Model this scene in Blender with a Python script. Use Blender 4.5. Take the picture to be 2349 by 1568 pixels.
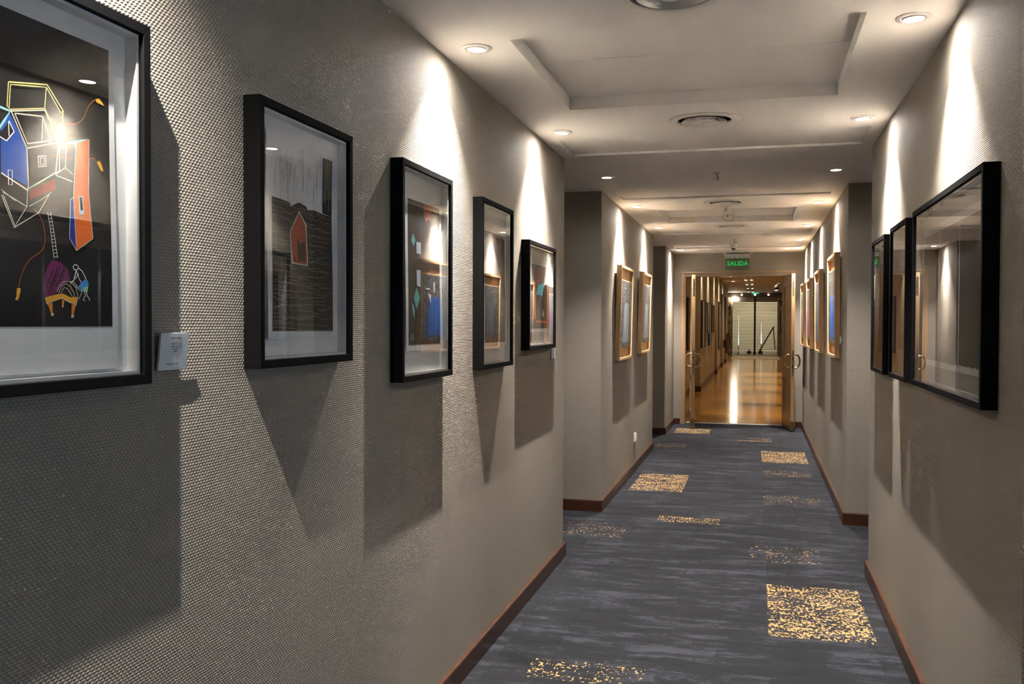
import bpy, bmesh, math, random
from mathutils import Matrix, Vector
random.seed(11)
for _o in list(bpy.data.objects): bpy.data.objects.remove(_o)
S = bpy.context.scene
C = S.collection
R = math.radians
# ------------------------------------------------------------ camera
def setup_camera():
    yaw, pit, rol, hh, fpx = 0.2587, -0.0199, 0.0031, 1.4676, 2115.46
    fw = Vector((-math.sin(yaw)*math.cos(pit), math.cos(yaw)*math.cos(pit), math.sin(pit)))
    r0 = Vector((math.cos(yaw), math.sin(yaw), 0)); u0 = r0.cross(fw)
    r = r0*math.cos(rol) + u0*math.sin(rol); u = r.cross(fw)
    cd = bpy.data.cameras.new('camera'); co = bpy.data.objects.new('camera', cd); C.objects.link(co)
    cd.sensor_fit = 'HORIZONTAL'; cd.sensor_width = 36.0; cd.lens = fpx*36.0/2349.0
    cd.clip_start = 0.02; cd.clip_end = 200
    m = Matrix((( r.x, u.x, -fw.x, 0), (r.y, u.y, -fw.y, 0), (r.z, u.z, -fw.z, hh), (0, 0, 0, 1)))
    co.matrix_world = m
    S.camera = co
setup_camera()
# ------------------------------------------------------------ world: overcast daylight, reaches in only through the side window right of the camera
W = bpy.data.worlds.new('world'); S.world = W; W.use_nodes = True
W.node_tree.nodes['Background'].inputs[0].default_value = (0.62, 0.80, 1.0, 1)
W.node_tree.nodes['Background'].inputs[1].default_value = 2.2
def portal():
    l = bpy.data.lights.new('window_portal', 'AREA'); l.shape = 'RECTANGLE'; l.size = 2.0; l.size_y = 1.7
    l.cycles.is_portal = True
    o = bpy.data.objects.new('window_portal', l); C.objects.link(o)
    o.location = (2.58, 1.25, 1.35); o.rotation_euler = (0, R(90), 0)   # light travels towards -X
    o.rotation_euler = (R(90), 0, R(90))
portal()
# ------------------------------------------------------------ exposure
S.view_settings.view_transform = 'Standard'; S.view_settings.look = 'None'
S.view_settings.gamma = 1.0; S.view_settings.use_curve_mapping = False
S.view_settings.exposure = 0.05
LAMP_COL = (1.0, 0.93, 0.85)      # halogen downlights of the corridor
LAMP = ((190.0, 40, 1.0), (350.0, 92, 1.0), (27.0, 170, 1.0))   # one downlight: hot core, beam and faint spill (watts, cone, blend)
FLOOD = ((290.0, 124, .9), (27.0, 170, 1.0))                     # wider lamp in the pair nearest the camera
HALL_COL = (1.0, 0.80, 0.54)      # warmer lamps of the hall behind the doors
HALL_W = 85.0
S.cycles.sample_clamp_indirect = 0; S.cycles.adaptive_threshold = .04; S.cycles.max_bounces = 5; S.cycles.diffuse_bounces = 3; S.cycles.glossy_bounces = 3; S.cycles.caustics_reflective = False; S.cycles.caustics_refractive = False
# ------------------------------------------------------------ helpers
class MB:
    def __init__(s): s.v = []; s.f = []; s.mi = []; s.m = 0
    def add(s, vs, fs):
        n = len(s.v); s.v += [tuple(p) for p in vs]
        for f in fs: s.f.append(tuple(i+n for i in f)); s.mi.append(s.m)
        return s
    def box(s, x0, x1, y0, y1, z0, z1):
        return s.add([(x0,y0,z0),(x1,y0,z0),(x1,y1,z0),(x0,y1,z0),(x0,y0,z1),(x1,y0,z1),(x1,y1,z1),(x0,y1,z1)],
                     [(0,3,2,1),(4,5,6,7),(0,1,5,4),(1,2,6,5),(2,3,7,6),(3,0,4,7)])
    def prism(s, pts, y0, y1):
        # polygon in x,z extruded along y (pts counter-clockwise seen from -y)
        n = len(pts); vs = [(a,y0,b) for a,b in pts]+[(a,y1,b) for a,b in pts]
        fs = [tuple(range(n)), tuple(range(2*n-1, n-1, -1))]
        for i in range(n):
            j = (i+1) % n; fs.append((i, i+n, j+n, j))
        return s.add(vs, fs)
    def lathe(s, prof, n=32, c=(0,0,0), cap=False):
        # profile (r,z) revolved about z
        vs = []; fs = []
        for r, z in prof:
            for k in range(n):
                a = 2*math.pi*k/n; vs.append((c[0]+r*math.cos(a), c[1]+r*math.sin(a), c[2]+z))
        for i in range(len(prof)-1):
            for k in range(n):
                j = (k+1) % n; fs.append((i*n+k, i*n+j, (i+1)*n+j, (i+1)*n+k))
        if cap:
            fs.append(tuple(range(n-1, -1, -1))); fs.append(tuple((len(prof)-1)*n+k for k in range(n)))
        return s.add(vs, fs)
    def tube(s, path, rad, n=10, caps=True):
        P = [Vector(p) for p in path]; vs = []; fs = []; prev = None
        for i, p in enumerate(P):
            t = (P[min(i+1, len(P)-1)]-P[max(i-1, 0)]).normalized()
            if prev is None:
                a = Vector((0,0,1)) if abs(t.z) < .9 else Vector((1,0,0)); e = t.cross(a).normalized()
            else:
                e = (prev-t*prev.dot(t)).normalized()
            prev = e; b = t.cross(e); rr = rad[i] if isinstance(rad, (list, tuple)) else rad
            for k in range(n):
                a = 2*math.pi*k/n; vs.append(p+(e*math.cos(a)+b*math.sin(a))*rr)
        for i in range(len(P)-1):
            for k in range(n):
                j = (k+1) % n; fs.append((i*n+k, i*n+j, (i+1)*n+j, (i+1)*n+k))
        if caps: fs.append(tuple(range(n-1,-1,-1))); fs.append(tuple((len(P)-1)*n+k for k in range(n)))
        return s.add(vs, fs)
    def build(s, name, mats, parent=None, smooth=False, bevel=0, xf=None):
        me = bpy.data.meshes.new(name)
        vs = [xf(p) for p in s.v] if xf else s.v
        me.from_pydata(vs, [], s.f)
        mats = mats if isinstance(mats, (list, tuple)) else [mats]
        for m in mats: me.materials.append(m)
        if len(mats) > 1: me.polygons.foreach_set('material_index', s.mi)
        bm = bmesh.new(); bm.from_mesh(me)
        bmesh.ops.recalc_face_normals(bm, faces=bm.faces)
        if bevel:
            bmesh.ops.bevel(bm, geom=[e for e in bm.edges if e.calc_face_angle(0) > .6], offset=bevel, segments=2, affect='EDGES', profile=.6)
        bm.to_mesh(me); bm.free()
        if smooth:
            for p in me.polygons: p.use_smooth = True
            me.set_sharp_from_angle(angle=R(38))
        me.update()
        o = bpy.data.objects.new(name, me); C.objects.link(o)
        if parent: o.parent = parent
        return o
def link_mesh(name, me, parent=None):
    o = bpy.data.objects.new(name, me); C.objects.link(o)
    if parent: o.parent = parent
    return o
def thing(name, label, cat, loc=(0,0,0), rot=(0,0,0), group=None):
    o = bpy.data.objects.new(name, None); C.objects.link(o); o.empty_display_size = .05
    o.location = loc; o.rotation_euler = rot; o['label'] = label; o['category'] = cat
    if group: o['group'] = group
    return o
def tag(o, label, cat, group=None):
    o['label'] = label; o['category'] = cat
    if group: o['group'] = group
    return o
def struct(o, label=None, cat=None):
    o['kind'] = 'structure'
    if label: o['label'] = label
    if cat: o['category'] = cat
    return o
# ------------------------------------------------------------ materials
MATS = {}
def nmat(name):
    m = bpy.data.materials.new(name); m.use_nodes = True; MATS[name] = m
    t = m.node_tree; return m, t, t.nodes['Principled BSDF']
def plain(name, col, rough=.5, metal=0, spec=.5, noise=0, scale=30):
    if name in MATS: return MATS[name]
    m, t, b = nmat(name)
    b.inputs['Roughness'].default_value = rough; b.inputs['Metallic'].default_value = metal
    b.inputs['Specular IOR Level'].default_value = spec
    if noise:
        n = t.nodes.new('ShaderNodeTexNoise'); n.inputs['Scale'].default_value = scale; n.inputs['Detail'].default_value = 4
        co = t.nodes.new('ShaderNodeTexCoord'); t.links.new(co.outputs['Object'], n.inputs['Vector'])
        r = t.nodes.new('ShaderNodeValToRGB'); t.links.new(n.outputs[0], r.inputs[0])
        r.color_ramp.elements[0].position = .3; r.color_ramp.elements[1].position = .7
        r.color_ramp.elements[0].color = tuple(c*(1-noise) for c in col)+(1,); r.color_ramp.elements[1].color = tuple(min(1,c*(1+noise)) for c in col)+(1,)
        t.links.new(r.outputs[0], b.inputs['Base Color'])
    else: b.inputs['Base Color'].default_value = tuple(col)+(1,)
    return m
def emit(name, col, st, base=(.8,.8,.8)):
    m, t, b = nmat(name)
    b.inputs['Base Color'].default_value = tuple(base)+(1,)
    b.inputs['Emission Color'].default_value = tuple(col)+(1,); b.inputs['Emission Strength'].default_value = st
    return m
def math_node(t, op, a, b=None, c=None):
    n = t.nodes.new('ShaderNodeMath'); n.operation = op
    for i, v in enumerate((a, b, c)):
        if v is None: continue
        if isinstance(v, (int, float)): n.inputs[i].default_value = v
        else: t.links.new(v, n.inputs[i])
    return n.outputs[0]
def mix_col(t, fac, a, b):
    n = t.nodes.new('ShaderNodeMix'); n.data_type = 'RGBA'
    for k, v in ((0, fac), (6, a), (7, b)):
        if isinstance(v, (tuple, list)): n.inputs[k].default_value = tuple(v)+((1,) if len(v) == 3 else ())
        elif isinstance(v, (int, float)): n.inputs[k].default_value = v
        else: t.links.new(v, n.inputs[k])
    return n.outputs[2]
def ramp(t, fac, stops):
    r = t.nodes.new('ShaderNodeValToRGB'); t.links.new(fac, r.inputs[0]); e = r.color_ramp.elements
    while len(e) < len(stops): e.new(.5)
    for i, (p, c) in enumerate(stops):
        e[i].position = p; e[i].color = (tuple(c) if isinstance(c, (tuple, list)) else (c,c,c))+(1,)
    return r.outputs[0]
def noise_tex(t, vec, scale, detail=4, rough=.5, dim='3D'):
    n = t.nodes.new('ShaderNodeTexNoise'); n.noise_dimensions = dim
    n.inputs['Scale'].default_value = scale; n.inputs['Detail'].default_value = detail; n.inputs['Roughness'].default_value = rough
    t.links.new(vec, n.inputs['Vector']); return n.outputs[0]
def mapping(t, vec, sc=(1,1,1), loc=(0,0,0)):
    n = t.nodes.new('ShaderNodeMapping'); n.inputs['Scale'].default_value = sc; n.inputs['Location'].default_value = loc
    t.links.new(vec, n.inputs['Vector']); return n.outputs[0]
def position(t): return t.nodes.new('ShaderNodeNewGeometry').outputs['Position']
def xyz(t, vec):
    n = t.nodes.new('ShaderNodeSeparateXYZ'); t.links.new(vec, n.inputs[0]); return n.outputs
def combine(t, x, y, z):
    n = t.nodes.new('ShaderNodeCombineXYZ')
    for i, v in enumerate((x, y, z)):
        if isinstance(v, (int, float)): n.inputs[i].default_value = v
        else: t.links.new(v, n.inputs[i])
    return n.outputs[0]
def bump(t, b, h, strength, dist):
    n = t.nodes.new('ShaderNodeBump'); n.inputs['Strength'].default_value = strength; n.inputs['Distance'].default_value = dist
    t.links.new(h, n.inputs['Height']); t.links.new(n.outputs[0], b.inputs['Normal'])

def wall_mat():
    # grey-beige vinyl wallcovering, embossed with staggered dots
    m, t, b = nmat('embossed_wallcovering')
    P = position(t); x = xyz(t, P)
    u = math_node(t, 'ADD', x[0], x[1])
    def dots(ou, ov):
        fu = math_node(t, 'SUBTRACT', math_node(t, 'FRACT', math_node(t, 'ADD', math_node(t, 'DIVIDE', u, .0113), ou)), .5)
        fv = math_node(t, 'SUBTRACT', math_node(t, 'FRACT', math_node(t, 'ADD', math_node(t, 'DIVIDE', x[2], .0127), ov)), .5)
        du = math_node(t, 'MULTIPLY', fu, .0113/.0052); dv = math_node(t, 'MULTIPLY', fv, .0127/.0036)
        r2 = math_node(t, 'ADD', math_node(t, 'MULTIPLY', du, du), math_node(t, 'MULTIPLY', dv, dv))
        return math_node(t, 'MAXIMUM', math_node(t, 'SUBTRACT', 1.0, r2), 0.0)
    h = math_node(t, 'MAXIMUM', dots(0, 0), dots(.5, .5))
    big = noise_tex(t, P, 3.0, 3); fine = noise_tex(t, P, 160, 2)
    col = mix_col(t, big, (.302,.267,.222), (.346,.309,.262))
    col = mix_col(t, ramp(t, fine, ((.45, 0), (.75, .35))), col, (.24,.21,.18))
    col = mix_col(t, ramp(t, h, ((.0, .40), (.45, 0))), col, (.115,.104,.090))   # dirt and pit shade between the embossed dots, put into the colour
    # small scuffs
    sc = noise_tex(t, mapping(t, P, (9,9,4)), 4, 2)
    col = mix_col(t, ramp(t, sc, ((.76, 0), (.80, .35))), col, (.16,.13,.11))
    t.links.new(col, b.inputs['Base Color']); b.inputs['Roughness'].default_value = .62; b.inputs['Specular IOR Level'].default_value = .3
    bump(t, b, h, 1.0, .0014)
    return m
M_WALL = wall_mat()
def ceil_mat():
    m, t, b = nmat('painted_ceiling'); P = position(t)
    n = noise_tex(t, P, 1.5, 3)
    t.links.new(mix_col(t, n, (.73,.712,.70), (.775,.757,.745)), b.inputs['Base Color'])
    b.inputs['Roughness'].default_value = .8
    bump(t, b, noise_tex(t, P, 120, 2), .15, .001); return m
M_CEIL = ceil_mat()
def wood_mat(name, c1, c2, rough, axis=(1,1,8), scale=6, spec=.5, coat=0):
    m, t, b = nmat(name); co = t.nodes.new('ShaderNodeTexCoord').outputs['Object']
    v = mapping(t, co, axis)
    n = noise_tex(t, v, scale, 6, .6)
    w = noise_tex(t, mapping(t, co, tuple(a*5 for a in axis)), scale, 3)
    col = mix_col(t, ramp(t, n, ((.3, 0), (.7, 1))), c1, c2)
    col = mix_col(t, ramp(t, w, ((.5, 0), (.8, .35))), col, tuple(c*.6 for c in c1))
    t.links.new(col, b.inputs['Base Color']); b.inputs['Roughness'].default_value = rough; b.inputs['Specular IOR Level'].default_value = spec
    b.inputs['Coat Weight'].default_value = coat; b.inputs['Coat Roughness'].default_value = .2
    return m
M_BASE = wood_mat('stained_baseboard_wood', (.036,.013,.007), (.075,.029,.014), .33, (3,3,30), 3)
M_LIGHTWOOD = wood_mat('pale_frame_wood', (.50,.31,.15), (.60,.39,.20), .45, (8,8,1.2), 5)
M_DOORWOOD = wood_mat('door_wood', (.30,.19,.095), (.40,.26,.14), .33, (12,12,1), 4)
M_TRIMWOOD = wood_mat('door_trim_wood', (.33,.215,.125), (.42,.28,.165), .4, (12,12,1.2), 4)
GOLD = [  # x0, x1, y0, y1, density of the gold speckle (0..1)
 (.068,.552,4.49,5.385,.62), (-1.08,-.615,8.15,9.08,.60), (.068,.545,10.17,11.06,.62), (-1.07,-.60,12.60,13.22,.58),
 (-.705,-.25,6.90,7.10,.50), (-.03,.41,5.88,6.32,.20), (-.93,-.44,3.70,3.93,.34), (-1.40,-.89,6.30,6.72,.24),
 (.07,.53,7.80,8.22,.22), (.066,.53,9.24,9.62,.26), (-.25,.21,11.93,12.04,.46), (-.10,.20,12.12,12.34,.36), (-1.17,-.80,11.10,11.46,.26)]
def carpet_mat():
    m, t, b = nmat('carpet_pile'); P = position(t); x = xyz(t, P)
    oi = t.nodes.new('ShaderNodeObjectInfo').outputs['Random']
    off = combine(t, math_node(t, 'MULTIPLY', oi, 37.0), math_node(t, 'MULTIPLY', oi, 91.0), 0)
    va = t.nodes.new('ShaderNodeVectorMath'); va.operation = 'ADD'; t.links.new(P, va.inputs[0]); t.links.new(off, va.inputs[1])
    V = va.outputs[0]
    s1 = noise_tex(t, mapping(t, V, (2.0, 6.0, 1)), 3.2, 12, .80)
    s2 = noise_tex(t, mapping(t, P, (1.0, 4.2, 1)), 1.8, 12, .78)
    fib = noise_tex(t, P, 380, 4, .8)
    a = math_node(t, 'ADD', math_node(t, 'MULTIPLY', s1, .35), math_node(t, 'MULTIPLY', s2, .65))
    a = math_node(t, 'ADD', a, math_node(t, 'MULTIPLY', math_node(t, 'SUBTRACT', oi, .5), .022))
    a = math_node(t, 'ADD', a, math_node(t, 'MULTIPLY', math_node(t, 'SUBTRACT', noise_tex(t, mapping(t, P, (1, 1.6, 1)), 42, 6, .75), .5), .20))
    col = ramp(t, a, ((.415, (.0065,.0068,.0085)), (.445, (.0130,.0136,.0170)), (.522, (.0165,.0173,.0220)), (.536, (.039,.041,.053)), (.62, (.053,.056,.074))))
    # gold speckle inside some of the planks
    sp = noise_tex(t, mapping(t, V, (1, .62, 1)), 68, 2.5, .55)
    sp2 = noise_tex(t, mapping(t, V, (1, 1.8, 1)), 7, 4, .65)
    total = None
    for x0, x1, y0, y1, den in GOLD:
        cx, hx, cy, hy = (x0+x1)/2, (x1-x0)/2, (y0+y1)/2, (y1-y0)/2
        mx = math_node(t, 'LESS_THAN', math_node(t, 'ABSOLUTE', math_node(t, 'SUBTRACT', x[0], cx)), hx)
        my = math_node(t, 'LESS_THAN', math_node(t, 'ABSOLUTE', math_node(t, 'SUBTRACT', x[1], cy)), hy)
        mk = math_node(t, 'MULTIPLY', math_node(t, 'MULTIPLY', mx, my), den)
        total = mk if total is None else math_node(t, 'MAXIMUM', total, mk)
    # threshold falls as the density rises
    thr = math_node(t, 'SUBTRACT', .622, math_node(t, 'MULTIPLY', total, .155))
    val = math_node(t, 'ADD', math_node(t, 'MULTIPLY', sp, .64), math_node(t, 'MULTIPLY', sp2, .36))
    g = math_node(t, 'MULTIPLY', math_node(t, 'GREATER_THAN', val, thr), math_node(t, 'GREATER_THAN', total, .05))
    gold = mix_col(t, fib, (.30,.175,.065), (.56,.36,.155))
    col = mix_col(t, ramp(t, fib, ((.42, .75), (.52, 0))), col, (.0045,.0048,.0058))
    col = mix_col(t, ramp(t, fib, ((.54, 0), (.68, .55))), col, (.038,.040,.052))
    col = mix_col(t, g, col, gold)
    t.links.new(col, b.inputs['Base Color']); b.inputs['Roughness'].default_value = .95; b.inputs['Specular IOR Level'].default_value = .15
    b.inputs['Sheen Weight'].default_value = .05
    bump(t, b, fib, .5, .003)
    return m
M_CARPET = carpet_mat()
def parquet_mat():
    m, t, b = nmat('polished_parquet'); P = position(t)
    br = t.nodes.new('ShaderNodeTexBrick'); br.inputs['Scale'].default_value = 1; br.offset = .37
    br.inputs['Brick Width'].default_value = .9; br.inputs['Row Height'].default_value = .09; br.inputs['Mortar Size'].default_value = .002
    br.inputs['Color1'].default_value = (.46,.205,.032,1); br.inputs['Color2'].default_value = (.58,.275,.050,1); br.inputs['Mortar'].default_value = (.10,.05,.02,1)
    t.links.new(P, br.inputs['Vector'])
    n = noise_tex(t, mapping(t, P, (2, 20, 1)), 3, 5)
    band = noise_tex(t, mapping(t, P, (.1, 1.0, 1)), 1.2, 2)
    col = mix_col(t, ramp(t, n, ((.35, 0), (.75, .5))), br.outputs[0], (.22,.105,.03))
    col = mix_col(t, ramp(t, band, ((.42, 0), (.6, .5))), col, (.66,.34,.075))
    t.links.new(col, b.inputs['Base Color'])
    b.inputs['Roughness'].default_value = .14; b.inputs['Specular IOR Level'].default_value = .12
    bump(t, b, noise_tex(t, mapping(t, P, (1, 3, 1)), 2.5, 2), .25, .004)
    return m
M_PARQUET = parquet_mat()
def glass_mat(name, tint=(1,1,1), gain=1.7):
    # thin pane: Fresnel mirror on the outer face over a clear sheet
    m = bpy.data.materials.new(name); m.use_nodes = True; MATS[name] = m; t = m.node_tree
    for n in list(t.nodes): t.nodes.remove(n)
    out = t.nodes.new('ShaderNodeOutputMaterial'); mx = t.nodes.new('ShaderNodeMixShader')
    tr = t.nodes.new('ShaderNodeBsdfTransparent'); tr.inputs[0].default_value = tint+(1,)
    gl = t.nodes.new('ShaderNodeBsdfGlossy'); gl.inputs['Roughness'].default_value = .004
    fr = t.nodes.new('ShaderNodeFresnel'); fr.inputs[0].default_value = 1.5
    bf = t.nodes.new('ShaderNodeNewGeometry').outputs['Backfacing']
    f = math_node(t, 'MINIMUM', math_node(t, 'MULTIPLY', fr.outputs[0], gain), 1.0)
    f = math_node(t, 'MULTIPLY', f, math_node(t, 'SUBTRACT', 1.0, bf))
    t.links.new(f, mx.inputs[0]); t.links.new(tr.outputs[0], mx.inputs[1]); t.links.new(gl.outputs[0], mx.inputs[2]); t.links.new(mx.outputs[0], out.inputs[0])
    return m
M_GLASS = glass_mat('picture_glass')
M_BLACK = plain('black_frame_lacquer', (.0035,.0035,.0038), .7, spec=.06, noise=.25, scale=60)
M_WHITE = plain('white_mat_board', (.74,.75,.75), .8)
M_SPACER = plain('white_spacer_board', (.80,.80,.78), .7)
M_PAPER = plain('print_paper', (.72,.73,.73), .75)
M_FIXTURE = plain('white_enamel', (.66,.64,.62), .4)
M_DARK = plain('dark_void', (.01,.01,.01), .8)
M_CHROME = plain('brushed_chrome', (.55,.53,.50), .3, 1)
M_BRASS = plain('polished_brass', (.78,.58,.30), .16, 1)
M_STEEL = plain('lock_steel', (.30,.25,.20), .35, 1)
M_PLASTIC = plain('white_plastic', (.72,.70,.67), .4)
M_LENS = emit('downlight_lens', (1.0,.94,.86), 26.0)
M_HALL_LENS = emit('hall_lamp_lens', (1.0,.90,.72), 40.0)
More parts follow.
